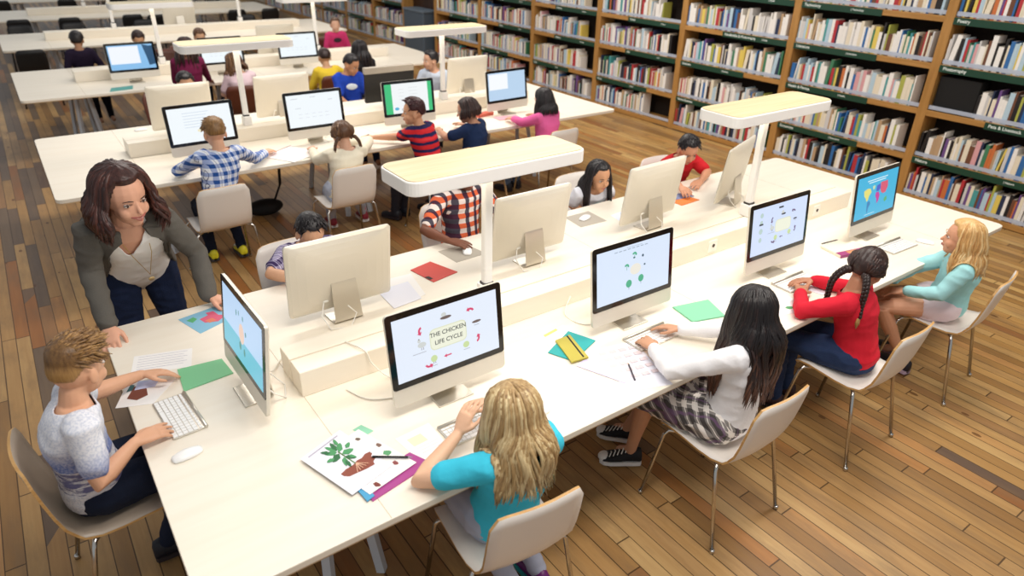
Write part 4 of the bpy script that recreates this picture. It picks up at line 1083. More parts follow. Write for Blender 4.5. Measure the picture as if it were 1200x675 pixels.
def keyboard(pts, label):
    """pts: four corners, 0-1 is the long rear side"""
    p = [V((*q, 0)) for q in pts]; c = sum(p, V()) / 4; u = ((p[1] - p[0]) + (p[2] - p[3])).normalized(); v = V((u.y, -u.x, 0))
    if (p[3] - p[0]).dot(v) < 0: v = -v
    t = thing('keyboard', label, 'keyboard', (c.x, c.y, T), math.atan2(u.y, u.x), 'slim wireless keyboards')
    sgn = 1 if v.dot(V((-u.y, u.x, 0))) > 0 else -1
    m = MB(); m.prism(rrect(.28, .13, .008, 3), .001, .006); obj('tray', m, ALU, t, bevel=.001)
    k = MB(); rear = -sgn
    m2 = MB(); m2.tube([(-.138, rear * .058, .008), (.138, rear * .058, .008)], .007, 10, roundcap=False); obj('battery_tube', m2, ALU, t, smooth=True)
    for r in range(6):
        yy = rear * (.040 - .0185 * r); n = 14 if r else 14; h = .0155 if r else .009
        x = -.134
        for q in range(14):
            w = .0192; 
            if r == 5 and 4 <= q <= 8:
                if q == 4: k.box((x + .001, yy - h / 2, .006), (x + w * 5 - .001, yy + h / 2, .0085))
                x += w; continue
            k.box((x + .0012, yy - h / 2, .006), (x + w - .0012, yy + h / 2, .0085)); x += w
    obj('keys', k, mat('f6f5f3', .45), t)
    return t
def mouse(x, y, deg, label, z=T):
    t = thing('mouse', label, 'mouse', (x, y, z), math.radians(deg), 'white mice')
    m = MB(); rs = []
    for f, w, h in ((-.054, .012, .006), (-.048, .022, .011), (-.025, .028, .017), (0, .0295, .019), (.025, .028, .016), (.046, .022, .010), (.054, .012, .006)):
        rs.append([V((w * math.cos(a), f, .0035 + h * max(0, math.sin(a)) - .002 * (math.sin(a) < 0))) for a in [2 * PI * k / 16 for k in range(16)]])
    m.rings(rs); obj('shell', m, mat('f7f6f4', .25), t, smooth=True)
    m = MB(); m.prism([(.024 * math.cos(a), .048 * math.sin(a)) for a in [2 * PI * k / 20 for k in range(20)]], 0.0003, .003); obj('base', m, mat('b8b8b8', .4), t)
    return t
def pen(a, b_, z, label, c, name='pencil'):
    A = V((*a, 0)); B = V((*b_, 0)); t = thing(name, label, 'pen', (A.x, A.y, z)); d = (B - A); L = d.length; d.normalize(); r = .004
    up = V((0, 0, r))
    m = MB(); m.tube([up, up + d * L * .88], r, 8, roundcap=False); obj('barrel', m, mat(c, .45), t, smooth=True)
    m = MB(); m.tube([up + d * L * .88, up + d * L], [r, .0008], 8, roundcap=False); obj('tip', m, mat('d8b890' if name == 'pencil' else '8c8c90', .5), t, smooth=True)
    return t
# boy's end
keyboard([(-5.035, 1.09), (-5.02, .825), (-5.14, .81), (-5.165, 1.075)], 'slim white keyboard in front of the boy at the desk\'s end')
mouse(-5.12, .695, -82, 'white mouse right of the boy\'s keyboard')
sheet([(-5.026, 1.285), (-4.845, 1.265), (-4.834, 1.125), (-5.04, 1.105)], 'light green folder lying beside the boy\'s keyboard', 'folder', 'folder', col=mat('7cc490', .6), thick=.004)
sheet([(-5.29, 1.14), (-5.215, 1.31), (-5.05, 1.215), (-5.16, 1.09)], 'sheet with a brown root drawing under the boy\'s forearm', art=[('soil_drawing', [(.3, .2), (.75, .25), (.8, .55), (.35, .75), (.2, .5)], '7a4434'), ('water_tint', [(.6, .3), (.95, .3), (.95, .9), (.65, .85)], 'c4ccec'), ('leaf_drawing', [(.55, .1), (.85, .12), (.8, .25), (.6, .24)], '4c7a7c')])
sheet([(-5.16, 1.50), (-4.93, 1.43), (-4.97, 1.28), (-5.2, 1.35)], 'white printed sheet beyond the boy\'s arm', art=textlines(.08, .1, .92, 6, .13))
MP = [(-4.925, 1.733), (-4.735, 1.77), (-4.70, 1.61), (-4.868, 1.54)]
sheet(MP, 'blue map sheet with a red land shape by the woman\'s hand', 'map', 'map_sheet', col=mat('86bcd6', .7), art=[('land_red', [(.35, .35), (.6, .3), (.62, .15), (.8, .2), (.78, .45), (.9, .6), (.6, .75), (.35, .6)], 'd8607c'), ('land_green', [(.1, .2), (.3, .15), (.32, .3), (.15, .4)], '5aae74'), ('land_coral', [(.4, .5), (.6, .5), (.6, .68), (.42, .68)], 'e08066')])
# turquoise girl's place
keyboard([(-4.288, .318), (-4.02, .318), (-4.02, .18), (-4.288, .18)], 'slim white keyboard by the girl in turquoise')
mouse(-3.88, .2, 5, 'white mouse right of the girl in turquoise')
sheet([(-4.675, .213), (-4.663, .104), (-4.405, .155), (-4.445, .249)], 'purple folder under the plant drawing sheets', 'folder', 'folder', col=mat('a8448c', .5), thick=.005)
sheet([(-4.690, .225), (-4.680, .110), (-4.648, .120), (-4.655, .232)], 'blue folder edge showing left of the purple folder', 'folder', 'folder', z=T + .0055, col=mat('4aa0cc', .5), thick=.003)
PL = [(-4.793, .431), (-4.611, .504), (-4.536, .214), (-4.711, .161)]
SB = [(-4.740, .405), (-4.549, .470), (-4.453, .182), (-4.66, .132)]
def leafp(cx, cy, a, l=.09, w=.035):
    ca, sa = math.cos(a), math.sin(a); return [(cx + ca * x - sa * y_, cy + sa * x + ca * y_) for x, y_ in ((0, 0), (l * .35, w), (l * .8, w * .6), (l, 0), (l * .8, -w * .6), (l * .35, -w))]
sheet(SB, 'sheet with small seed pictures half under the plant sheet', z=T + .009, art=[('seed_drawing', leafp(.76, .12, .5, .10, .04), '6a5a50'), ('seed_drawing', leafp(.9, .42, .6, .10, .05), '7a5e54'), ('leaf_drawing', leafp(.82, .62, .3, .16, .06), '5c9c6c'), ('seed_drawing', leafp(.2, .9, 1, .12, .05), '7c3c34'), ('seed_drawing', leafp(.78, .82, 1, .1, .05), '8c4a4a')] + textlines(.5, .25, .75, 2, .12))
soil = [(.21, .63), (.35, .62), (.5, .64), (.62, .62), (.73, .64), (.84, .62), (.94, .64), (.94, .69), (.87, .72), (.91, .78), (.8, .81), (.77, .86), (.59, .83), (.4, .78), (.27, .75), (.21, .69)]
art = [('printed_heading', [(.12, .05), (.86, .05), (.86, .075), (.12, .075)], 'b4b0c0'), ('soil_drawing', soil, '8c4a3a'), ('stem_drawing', [(.55, .30), (.58, .30), (.575, .66), (.55, .66)], '5a7a48')]
for i, (cx, cy, a, l) in enumerate(((.55, .34, 2.9, .24), (.55, .30, 3.6, .22), (.56, .28, 4.3, .20), (.57, .28, 5.0, .20), (.57, .32, 5.7, .22), (.57, .38, .2, .24), (.56, .44, .9, .18), (.54, .44, 2.3, .20), (.40, .36, 3.3, .16), (.45, .24, 3.9, .16), (.66, .22, 5.2, .16), (.72, .34, 6.0, .16), (.5, .5, 1.9, .16), (.62, .46, 1.1, .14))):
    art.append(('leaf_drawing', leafp(cx, cy, a, l, l * .24), '4c9460' if i % 3 else '2f6a42'))
for a in (-.9, -.45, 0, .45, .9): art.append(('root_drawing', [(.555, .65), (.575, .65), (.575 + a * .16, .79), (.56 + a * .16, .79)], 'e0b094'))
sheet(PL, 'sheet with a leafy green plant growing from brown soil', art=art, z=T + .0115, name='paper_sheet', col=PAPERB)
pen((-4.575, .292), (-4.455, .207), T + .0135, 'black pen lying across the plant drawing sheets', '17171a', 'pen')
sheet([(-4.455, .35), (-4.302, .362), (-4.305, .178), (-4.434, .187)], 'cream worksheet left of the turquoise girl\'s keyboard', art=[('pale_picture', [(.2, .2), (.6, .2), (.6, .5), (.2, .5)], 'efe2c4')] + textlines(.2, .6, .8, 3, .1, .012, 'd8ccd0'))
sheet([(-4.565, .49), (-4.525, .50), (-4.50, .44), (-4.54, .43)], 'mint green card peeking from behind the plant sheets', 'card', 'card', z=T, col=mat('8cccac', .6))
# between turquoise girl and plaid skirt girl
sheet([(-3.60, .493), (-3.401, .585), (-3.347, .448), (-3.547, .373)], 'teal folder under the yellow notebook', 'folder', 'folder', z=T + .002, col=mat('18a3a4', .55), thick=.004)
nb = sheet([(-3.515, .545), (-3.425, .545), (-3.478, .350), (-3.568, .362)], 'mustard yellow notebook with black elastic band on the teal folder', 'notebook', 'notebook', z=T + .006, col=mat('b9ac44', .6), thick=.008, art=[('elastic_band', [(.74, 0), (.84, 0), (.84, 1), (.74, 1)], '14120e')])
sheet([(-3.56, .62), (-3.38, .65), (-3.37, .5), (-3.56, .46)], 'printed sheet sticking out behind the teal folder', z=T, art=textlines(.05, .1, .9, 5, .13) + [('yellow_strip', [(.2, .0), (.7, .0), (.7, .1), (.2, .1)], 'e6d07a')])
sheet([(-3.42, .40), (-3.19, .345), (-3.30, -.0), (-3.50, .07)], 'worksheet with tiny picture grid under the pencil', z=T, col=PAPERB, art=[('picture_cell', [(.08 + .22 * a, .1 + .15 * b_), (.24 + .22 * a, .1 + .15 * b_), (.24 + .22 * a, .17 + .15 * b_), (.08 + .22 * a, .17 + .15 * b_)], 'dccccf') for a in range(4) for b_ in range(5)])
pen((-3.42, .11), (-3.35, .225), T + .0015, 'dark pencil on the picture grid worksheet', '4c4650')
sheet([(-3.56, .34), (-3.49, .36), (-3.41, .14), (-3.47, .12)], 'lilac edged sheet left of the picture grid worksheet', z=T + .0018, col=mat('d5cdea', .7))
keyboard([(-3.235, .385), (-2.955, .388), (-2.955, .258), (-3.235, .255)], 'slim white keyboard under the plaid skirt girl\'s hands')
sheet([(-2.795, .468), (-2.575, .418), (-2.637, .255), (-2.823, .308)], 'mint green folder beside the long-haired girl', 'folder', 'folder', col=mat('84ccA4'.upper(), .6), thick=.008)
pen((-2.885, .292), (-2.83, .19), T, 'white pen lying in front of the mint green folder', 'dcd8d4', 'pen')
# red sweater girl
keyboard([(-2.13, .35), (-1.85, .345), (-1.85, .215), (-2.13, .22)], 'slim white keyboard in front of the girl with braids')
sheet([(-2.42, .32), (-2.15, .25), (-2.22, .06), (-2.46, .12)], 'worksheet with green leaf pictures by the red sleeve', art=[('leaf_drawing', leafp(.35, .4, .4, .2, .08), '6cae7c'), ('leaf_drawing', leafp(.55, .72, .2, .2, .08), '58a068'), ('orange_picture', [(.15, .2), (.35, .2), (.35, .4), (.15, .4)], 'ecc8a8')])
sheet([(-2.02, .205), (-1.75, .215), (-1.77, .13), (-2.0, .11)], 'white magazine lying by the braided girl\'s head', 'magazine', 'magazine', thick=.004, col=PAPERB)
t = thing('pencil_tin', 'cream and magenta flat pencil box behind the braided girl', 'box', (-1.33, .37, T), math.radians(-12))
m = MB(); m.box((-.13, -.07, 0), (.13, .09, .018)); obj('body', m, mat('ece2d0', .6), t, bevel=.004)
m = MB(); m.box((-.13, -.075, .001), (.13, -.0702, .0185)); m.box((-.13, -.075, .0182), (.13, -.03, .0195)); obj('printed_band', m, mat('9a3a74', .5), t)
m = MB(); m.box((-.06, -.07, .0196), (.03, -.038, .0202)); obj('printed_picture', m, mat('c88a5c', .5), t)
m = MB(); m.box((.045, -.07, .0196), (.11, -.04, .0202)); obj('printed_panel', m, mat('c46aa0', .5), t)
pen((-1.42, .49), (-1.27, .47), T + .018, 'black pen on the cream pencil box', '141416', 'pen')
keyboard([(-1.14, .30), (-.86, .29), (-.865, .16), (-1.145, .17)], 'slim white keyboard in front of the girl in mint')
mouse(-.78, .16, 20, 'white mouse next to the mint girl\'s keyboard')
# far side of the nearest desk
sheet([(-3.723, 1.595), (-3.575, 1.63), (-3.512, 1.43), (-3.687, 1.396)], 'bright red card folder with a black inside edge', 'folder', 'folder', col=mat('cc3e30', .55), thick=.004, art=[('finger_notch', [(.0, .62), (.16, .66), (.16, .85), (.0, .85)], '1c1412')])
sheet([(-3.93, 1.57), (-3.74, 1.56), (-3.79, 1.30), (-3.96, 1.26)], 'loose white papers between red folder and computer back', z=T)
sheet([(-3.99, 1.47), (-3.80, 1.48), (-3.83, 1.27), (-4.0, 1.25)], 'lower white sheet peeking from the loose papers', z=T + .0015, col=PAPERB)
def pad(pts, label): return sheet(pts, label, 'mouse pad', 'mouse_pad', col=mat('b3aa9c', .8), thick=.002)
pad([(-3.464, 1.73), (-3.27, 1.73), (-3.235, 1.55), (-3.45, 1.54)], 'grey mouse pad under the orange plaid child\'s hand')
mouse(-3.32, 1.63, 150, 'white mouse under the orange plaid child\'s hand', T + .002)
pad([(-2.47, 1.74), (-2.26, 1.74), (-2.27, 1.54), (-2.49, 1.55)], 'grey mouse pad left of the dark-haired girl')
mouse(-2.37, 1.65, 110, 'white mouse on the pad left of the dark-haired girl', T + .002)
sheet([(-1.64, 1.68), (-1.46, 1.63), (-1.42, 1.47), (-1.62, 1.46)], 'bright orange folder beside the boy in red', 'folder', 'folder', col=mat('e8823c', .55), thick=.004)
sheet([(-1.56, 1.66), (-1.38, 1.62), (-1.40, 1.54), (-1.58, 1.56)], 'blue-grey booklet lying on the orange folder', 'booklet', 'booklet', z=T + .0042, col=mat('8088ac', .6), thick=.003)
sheet([(-2.18, 1.60), (-2.0, 1.62), (-2.02, 1.5), (-2.2, 1.48)], 'pale blue sheet in front of the dark-haired girl', z=T, col=mat('dfe6f4', .7))
# second and third desks
sheet([(-3.74, 4.12), (-3.58, 3.84), (-3.31, 3.98), (-3.44, 4.32)], 'open white magazine overhanging the second desk by the cream girl', 'magazine', 'magazine', thick=.006, art=[('picture_block', [(.1, .1), (.45, .1), (.45, .4), (.1, .4)], 'e2d4d8'), ('dark_spine', [(.0, .0), (.03, .0), (.03, 1), (.0, 1)], '8c4c60')])
sheet([(-1.36, 4.24), (-1.10, 4.2), (-1.12, 4.08), (-1.37, 4.1)], 'pink exercise book between navy child and girl in pink', 'book', 'exercise_book', col=mat('e0a4b0', .6), thick=.006)
sheet([(-1.50, 4.38), (-1.28, 4.42), (-1.29, 4.33), (-1.5, 4.3)], 'coral pencil case beyond the pink exercise book', 'pencil case', 'pencil_case', col=mat('c8604c', .6), thick=.03)
mouse(-4.42, 5.5, 95, 'white mouse at the left end of the second desk')
sheet([(-4.36, 7.56), (-4.13, 7.6), (-4.16, 7.42), (-4.4, 7.38)], 'teal booklet on the left end of the third desk', 'booklet', 'booklet', col=mat('55a6a0', .6), thick=.006)
pen((-2.80, 4.25), (-2.7, 4.3), T, 'dark pencil near the striped boy\'s hand', '3c3430')
sheet([(-2.25, 4.18), (-2.05, 4.16), (-2.08, 4.0), (-2.28, 4.0)], 'small white sheet left of the child in navy', z=T)
# loose white cables on the nearest desk
def cable(name, pts, label, r=.0032):
    P_ = [V(p) for p in pts]; out = []
    for i in range(len(P_) - 1):
        p0, p1, p2, p3 = P_[max(i - 1, 0)], P_[i], P_[i + 1], P_[min(i + 2, len(P_) - 1)]
        for k in range(6):
            t_ = k / 6; out.append(.5 * ((2 * p1) + (p2 - p0) * t_ + (2 * p0 - 5 * p1 + 4 * p2 - p3) * t_ ** 2 + (3 * p1 - p0 - 3 * p2 + p3) * t_ ** 3))
    m = MB(); m.tube(out + [P_[-1]], r, 7); o = obj(name, m, mat('efe9de', .5), smooth=True); tag(o, label, 'cable')
cable('white_cable', [(-4.40, .912, T + .123), (-4.36, .80, T + .123), (-4.34, .775, T + .06), (-4.28, .70, T + .004), (-4.15, .62, T + .004), (-4.08, .56, T + .03)], 'white cable from the cable box slot to the chicken slide computer')
cable('white_cable', [(-4.48, .74, T + .004), (-4.42, .62, T + .004), (-4.25, .56, T + .004), (-4.16, .58, T + .02)], 'thin white cable curving over the desk in front of the cable box')
cable('white_cable', [(-4.78, .98, T + .1), (-4.70, 1.02, T + .02), (-4.62, 1.12, T + .004), (-4.5, 1.14, T + .004), (-4.40, 1.05, T + .06)], 'white cable behind the computer turned to the boy')
for k, (x, l) in enumerate(((-3.22, 'tree drawing'), (-2.0, 'beige title plate'))):
    cable('white_cable', [(x, .79, T + .05), (x - .09, .72, T + .004), (x - .08, .60, T + .004), (x + .02, .56, T + .004), (x + .1, .58, T + .03)] if k == 0 else [(x + .25, .79, T + .03), (x + .30, .66, T + .004), (x + .22, .5, T + .004), (x + .12, .5, T + .02)], 'white cable looping behind the %s computer' % l)
# black bag under the second desk
t = thing('shoulder_bag', 'black shoulder bag with a long strap on the floor under the second desk', 'bag', (-3.62, 4.75, 0))
m = MB(); m.ball((0, 0, .07), (.17, .1, .075), None, 20, 12); obj('body', m, mat('0d0d10', .8), t, smooth=True)
m = MB(); m.tube([(.08, 0, .08), (.14, -.1, .3), (.1, -.28, .55), (.06, -.34, .66)], .018, 8, flat=.3); obj('strap', m, mat('121216', .8), t, smooth=True)
# ------------------------------------------------------------ hair looks
H_BLONDE = hairmat('735433', 'ad8e60', 'e2cfa2'); H_LBLONDE = hairmat('a8743c', 'cfa468', 'e8cf9c'); H_BLACK = hairmat('0d0a0b', '171214', '2a2024'); H_DKBR = hairmat('1c1110', '2c1b18', '4a2e26')
H_DARKLONG = hairmat('120c0e', '2e1d1a', '6a4636', (.80, 1.02)); H_BROWN = hairmat('3a2418', '5c3d28', '84603e'); H_SAND = hairmat('4c3420', '866238', 'b88e56'); H_AUB = hairmat('220c0e', '38171a', '54262a'); H_WOM = hairmat('220f0d', '3a1e19', '5e342a')
H_TIP = hairmat('5c3a20', '8a6238', 'b08850')
CT = mat('f0eff2', .85, bump=.15, bscale=90, spec=.2)
def tee(h): return mat(h, .85, bump=.12, bscale=80, var=.05, vscale=10, spec=.2)
SNK = dict(upper=mat('16161a', .75), sole=mat('ecebe8', .6), cap=True)
DKS = dict(upper=mat('1a1c26', .6), sole=mat('2a2226', .6))
# ------------------------------------------------------------ nearest desk, near side
person('girl with long blonde hair in a turquoise top, seen from behind', (-4.2, .0), 86, (-4.19, -.04, 1.0), 84, -18, skin='e6b898',
       shirt=tee('42c6e2'), sleeve=.34, pants=mat('a9adbf', .85, var=.1), hairspec=dict(style='long', mat=H_BLONDE, line='long', top=.018, side=.010, len=.27, wave=.010, n=430, lock=.0065, part=True, az0=1.0, seed=3, rough=.003),
       el=(-4.50, .07, .775), wl=(-4.30, .14, .84), hl=(.5, .2, .6), er=(-3.985, .06, .78), wr=(-4.11, .16, .86), hr=(-.4, 1, 0), fl=(-4.16, -.08, .09), fr=(-4.02, -.02, .09), kl=(-4.28, .27, .52), kr=(-4.10, .28, .52),
       shoes=dict(upper=mat('6a1a6c', .4), sole=mat('28b0b4', .5)))
person('girl with long dark hair, white sweater and plaid skirt, hands on the keyboard', (-3.035, -.11), 100, (-3.005, -.115, 1.065), 72, -14, skin='cf9c7c',
       shirt=CT, sleeve=.97, legs='skirt', pants=skirt_plaid(), hairspec=dict(style='long', mat=H_DARKLONG, line='long', top=.014, side=.008, len=.37, wave=.009, n=460, lock=.0062, az0=1.05, seed=5),
       el=(-3.30, .02, .80), wl=(-3.215, .205, .785), hl=(.28, 1, -.05), er=(-2.86, .10, .82), wr=(-2.985, .25, .785), hr=(-.5, .9, -.05), fl=(-3.17, .30, .085), fr=(-3.06, .44, .085), kl=(-3.21, .20, .52), kr=(-3.06, .24, .54),
       shoes=dict(SNK, dir={-1: V((-.75, .6, 0)), 1: V((-.6, .8, 0))}))
person('girl in a red sweater with two dark braids, leaning on the nearest desk', (-2.035, -.15), 104, (-2.05, -.10, 1.0), 2, -22, roll=-4, skin='b98264',
       shirt=tee('cf2436'), sleeve=.97, pants=denim('2a3a5c'), hairspec=dict(style='braids', mat=H_DKBR, line='long', top=.012, side=.008, len=.25, n=160, part=True, tie=lambda q: (q * .040, -.084, -.030), drift=(-.22, .06, 0), thick=.0165, tip=H_TIP, seed=6),
       el=(-2.33, .03, .785), wl=(-2.16, .15, .785), hl=(.9, .5, 0), er=(-1.86, .02, .78), wr=(-1.97, .2, .785), hr=(-.8, .5, 0), fl=(-2.13, .17, .085), fr=(-1.98, .2, .085), kl=(-2.22, .17, .52), kr=(-2.07, .21, .52), shoes=dict(upper=mat('3a2020', .6), sole=mat('1a1616', .6)), bow=.01)
person('blonde girl in a mint long-sleeved top with hands in her lap', (-1.05, -.15), 122, (-1.15, -.155, .975), 114, 0, skin='d8a080', s=.98,
       shirt=tee('a6dde0'), sleeve=.97, legs='shorts', pants=mat('ead6dc', .8), hairspec=dict(style='long', mat=H_LBLONDE, line='long', top=.014, side=.008, len=.17, wave=.009, n=330, lock=.006, az0=1.3, seed=8),
       el=(-1.30, -.2, .68), wl=(-1.30, -.02, .62), hl=(-.3, 1, -.3), er=(-1.08, .07, .68), wr=(-1.22, .10, .62), hr=(-.7, .6, -.3), fl=(-1.12, -.06, .085), fr=(-.98, .04, .085), kl=(-1.36, .06, .50), kr=(-1.22, .16, .50),
       shoes=dict(upper=mat('181420', .6), sole=mat('b8a0b4', .6), dir={-1: V((.2, 1, 0)), 1: V((.3, 1, 0))}))
person('boy with short sandy hair and heathered white tee typing at the desk\'s short end', (-5.42, 1.0), 2, (-5.36, .95, 1.072), 38, -10, skin='e0aa88', s=1.03,
       shirt=heather_tee(), sleeve=.36, pants=denim('1c2438'), hairspec=dict(style='spiky', mat=H_SAND, line='short', top=.020, side=.003, n=520, tuft=.040, seed=2, lift=.25, rough=.001, fade=True),
       er=(-5.405, .745, .72), wr=(-5.265, .815, .785), hr=(.9, .25, 0), el=(-5.36, 1.17, .82), wl=(-5.165, 1.235, .80), hl=(1, -.1, -.15), fl=(-5.15, 1.15, .085), fr=(-5.25, 1.02, .085), kl=(-5.08, 1.13, .52), kr=(-5.08, .95, .52), shoes=DKS, bow=.035)
# ------------------------------------------------------------ the teacher
def teacher_extra(root, off, q):
    R, Fd, T_, P, N, C, W, s = q['R'], q['Fd'], q['T'], q['P'], q['N'], q['C'], q['W'], q['s']
    jm = mat('5f5b55', .85, bump=.25, bscale=220, var=.06, vscale=14, spec=.2)
    m = MB(); secs = [(P - T_ * .03 * s, .150, .125, 1.15), (lerp(P, W, .6), .136, .116, 1.05), (W, .128, .110, .98), (lerp(W, C, .5), .132, .110, .90), (C, .140, .108, .78), (lerp(C, N, .5), .136, .096, .60), (lerp(C, N, .8), .112, .080, .40), (lerp(C, N, 1.0), .074, .062, .55)]
    n = 30; out = []; inn = []
    for c, w, d, g in secs:
        r1, r2 = [], []
        for k in range(n):
            a = PI / 2 + g + (2 * PI - 2 * g) * k / (n - 1); x, y = math.cos(a), math.sin(a)
            r1.append(c - off + R * (x * (w * s + .014)) + Fd * (y * (d * s + .014))); r2.append(c - off + R * (x * (w * s - .002)) + Fd * (y * (d * s - .002)))
        out.append(r1 + r2[::-1])
    m.rings(out)
    for sd in (-1, 1):
        S, E, w, _ = q['arms'][sd]; w = lerp(E, w, .96)
        m.tube([p - off for p in (S - R * sd * .04 * s, S, lerp(S, E, .4), E, lerp(E, w, .5), w)], [.048 * s, .052 * s, .046 * s, .041 * s, .038 * s, .034 * s], 16)
    remesh(m, 'blazer', jm, .0065, 3, root, wrinkle=.005, wscale=11)
    for sd in (-1, 1):
        l = MB()
        ed = []
        for c, w, d, g in secs[2:]:
            a = PI / 2 - sd * g; ed.append((c - off + R * (math.cos(a) * (w * s + .02)) + Fd * (math.sin(a) * (d * s + .022)), a, c - off, w, d, g))
        vs = []
        for i, (p, a, c, w, d, g) in enumerate(ed):
            ww = (.10, .22, .42, .55, .5, .1)[i]; a2 = a - sd * ww
            p2 = c + R * (math.cos(a2) * (w * s + .024)) + Fd * (math.sin(a2) * (d * s + .026)); vs += [p, p2, p2 - Fd * .006, p - Fd * .006]
        nn = len(ed); l.add(vs, [(4 * i + k, 4 * i + (k + 1) % 4, 4 * i + 4 + (k + 1) % 4, 4 * i + 4 + k) for i in range(nn - 1) for k in range(4)] + [(0, 1, 2, 3), (4 * nn - 4, 4 * nn - 3, 4 * nn - 2, 4 * nn - 1)])
        obj('lapel', l, jm, root, smooth=False)
    # long necklace with an oval pendant
    c = MB(); A = lerp(C, N, .9) - off; B_ = lerp(W, C, .15) - off + Fd * .150 * s + T_ * 0; 
    for sd in (-1, 1): c.tube([A + R * sd * .06 * s + Fd * .03, lerp(A, B_, .45) + R * sd * .035 * s + Fd * .055, B_], .0016, 5)
    o = obj('necklace_chain', c, mat('c8a860', .3, .8), root, smooth=True)
    c = MB(); c.ball(B_ - V((0, 0, .02)) + Fd * .005, (.016, .006, .022), Matrix((R, Fd, T_)).transposed(), 14, 8); obj('pendant', c, mat('d8bc88', .35), o, smooth=True)
person('woman in a grey blazer leaning on the desk corner and smiling', (-5.02, 2.30), -82, (-5.01, 1.845, 1.36), -68, -12, roll=-4, s=1.24, skin='dfa88c', hips=(-5.0, 2.29, .86),
       shirt=mat('fbfaf8', .8, spec=.2), sleeve=0, vneck=.16, pants=denim('1c2742'), hairspec=dict(style='long', mat=H_WOM, line='long', top=.020, side=.024, len=.115, wave=.016, n=480, lock=.0075, az0=1.05, seed=12, rough=.004),
       wr=(-5.215, 1.735, .80), er=(-5.215, 1.95, .99), hr=(-.15, -.9, -.55), wl=(-4.755, 1.80, .79), el=(-4.735, 2.0, .95), hl=(.7, -.45, -.3), fl=(-4.85, 2.42, .1), fr=(-5.12, 2.42, .1), kl=(-4.87, 2.26, .48), kr=(-5.10, 2.26, .48),
       shoes=dict(upper=mat('241c1a', .5), sole=mat('181414', .6)), smile=True, extra=teacher_extra, shw=.128, bow=.01, hemz=-.10)
# ------------------------------------------------------------ nearest desk, far side
person('dark-haired child behind the leftmost computer back, purple plaid sleeve showing', (-4.15, 1.98), -95, (-4.15, 1.94, .945), -90, -30, skin='d0a080',
       shirt=plaid('purple_plaid', 'c8c0d8', '4a3a6c', '2a2040', 0, 24), sleeve=.4, pants=denim(), hairspec=dict(style='short', mat=H_BLACK, line='short', top=.014, side=.008, seed=4), er=(-4.42, 1.86, .80), wr=(-4.28, 1.70, .785), wl=(-4.0, 1.70, .785), el=(-3.95, 1.9, .8), shoes=DKS)
person('child in orange and navy plaid using a mouse, face hidden by lamp canopy', (-3.1, 2.05), -90, (-3.10, 1.99, 1.10), -92, -12, skin='7a4c38', s=1.04,
       shirt=plaid('orange_navy_plaid', 'f2e2da', 'dc5c28', '1a1e3c', 0, 15, None, -1), sleeve=.42, pants=denim(), hairspec=dict(style='short', mat=H_BLACK, line='short', top=.010, side=.006, seed=9),
       er=(-3.44, 1.93, .80), wr=(-3.385, 1.735, .79), hr=(.62, -.75, -.05), wl=(-2.95, 1.72, .785), shoes=DKS, shw=.135)
person('girl with long black hair peeking past the computer back in a white tee', (-1.99, 2.04), -95, (-2.075, 1.855, .925), -97, -12, skin='c8936f', s=.98,
       shirt=mat('e6e6ee', .85), sleeve=.42, pants=denim(), hairspec=dict(style='long', mat=H_BLACK, line='long', top=.012, side=.010, len=.24, wave=.003, n=300, lock=.006, az0=1.2, part=True, seed=14), shoes=DKS, seatz=.44,
       er=(-2.20, 1.98, .70), wr=(-2.1, 1.86, .60), el=(-1.82, 1.98, .70), wl=(-1.95, 1.86, .60), extra=lambda root, off, q: print_patch(root, off, q, '3cc09c'))
person('boy in a red tee looking down at an orange folder', (-1.1, 2.08), -100, (-1.185, 1.835, .985), -112, -30, skin='c99070', s=1.0,
       shirt=tee('c4242c'), sleeve=.38, pants=denim(), hairspec=dict(style='short', mat=H_BLACK, line='short', top=.016, side=.008, seed=15, n=200), shoes=DKS,
       er=(-1.36, 1.80, .79), wr=(-1.44, 1.64, .79), el=(-.98, 1.78, .79), wl=(-1.19, 1.66, .79), hl=(-.9, -.3, 0))
# ------------------------------------------------------------ second desk, near side
person('boy with short blond hair in a blue and white checked shirt, back to the camera', (-4.24, 3.68), 90, (-4.17, 3.73, 1.09), 92, -14, skin='e0ac8c',
       shirt=plaid('blue_white_check', 'eef1f8', '3f74c8', '14306e', 0, 17, w1=.04), sleeve=.92, pants=denim('141c2e'), hairspec=dict(style='short', mat=H_SAND, line='short', top=.016, side=.006, seed=20, n=240),
       el=(-4.44, 3.93, .79), wl=(-4.31, 4.10, .785), er=(-3.86, 3.93, .80), wr=(-3.72, 4.09, .785), hr=(.6, .6, 0), fl=(-4.30, 3.96, .09), fr=(-4.08, 3.92, .09), kl=(-4.33, 3.98, .5), kr=(-4.12, 3.98, .5),
       shoes=dict(upper=mat('e0d62c', .5), sole=mat('3a3a3c', .6), cap=True))
person('girl in a cream top with braided light brown hair, leaning on her elbow', (-3.27, 3.62), 84, (-3.215, 3.68, .955), 88, -25, skin='d8a88c',
       shirt=tee('efe6cf'), sleeve=.97, pants=mat('b4bacb', .8), hairspec=dict(style='braids', mat=H_BROWN, line='long', top=.010, side=.008, len=.13, n=90, part=True, tie=lambda q: (q * .05, -.07, -.04), thick=.012, seed=21),
       er=(-2.88, 3.92, .80), wr=(-3.08, 3.88, .82), el=(-3.42, 3.75, .76), wl=(-3.38, 3.95, .785), fl=(-3.22, 4.1, .09), fr=(-2.92, 4.08, .09), sockh='c0392b', shoes=dict(upper=mat('8a2434', .6), sole=mat('e8e4e2', .6)))
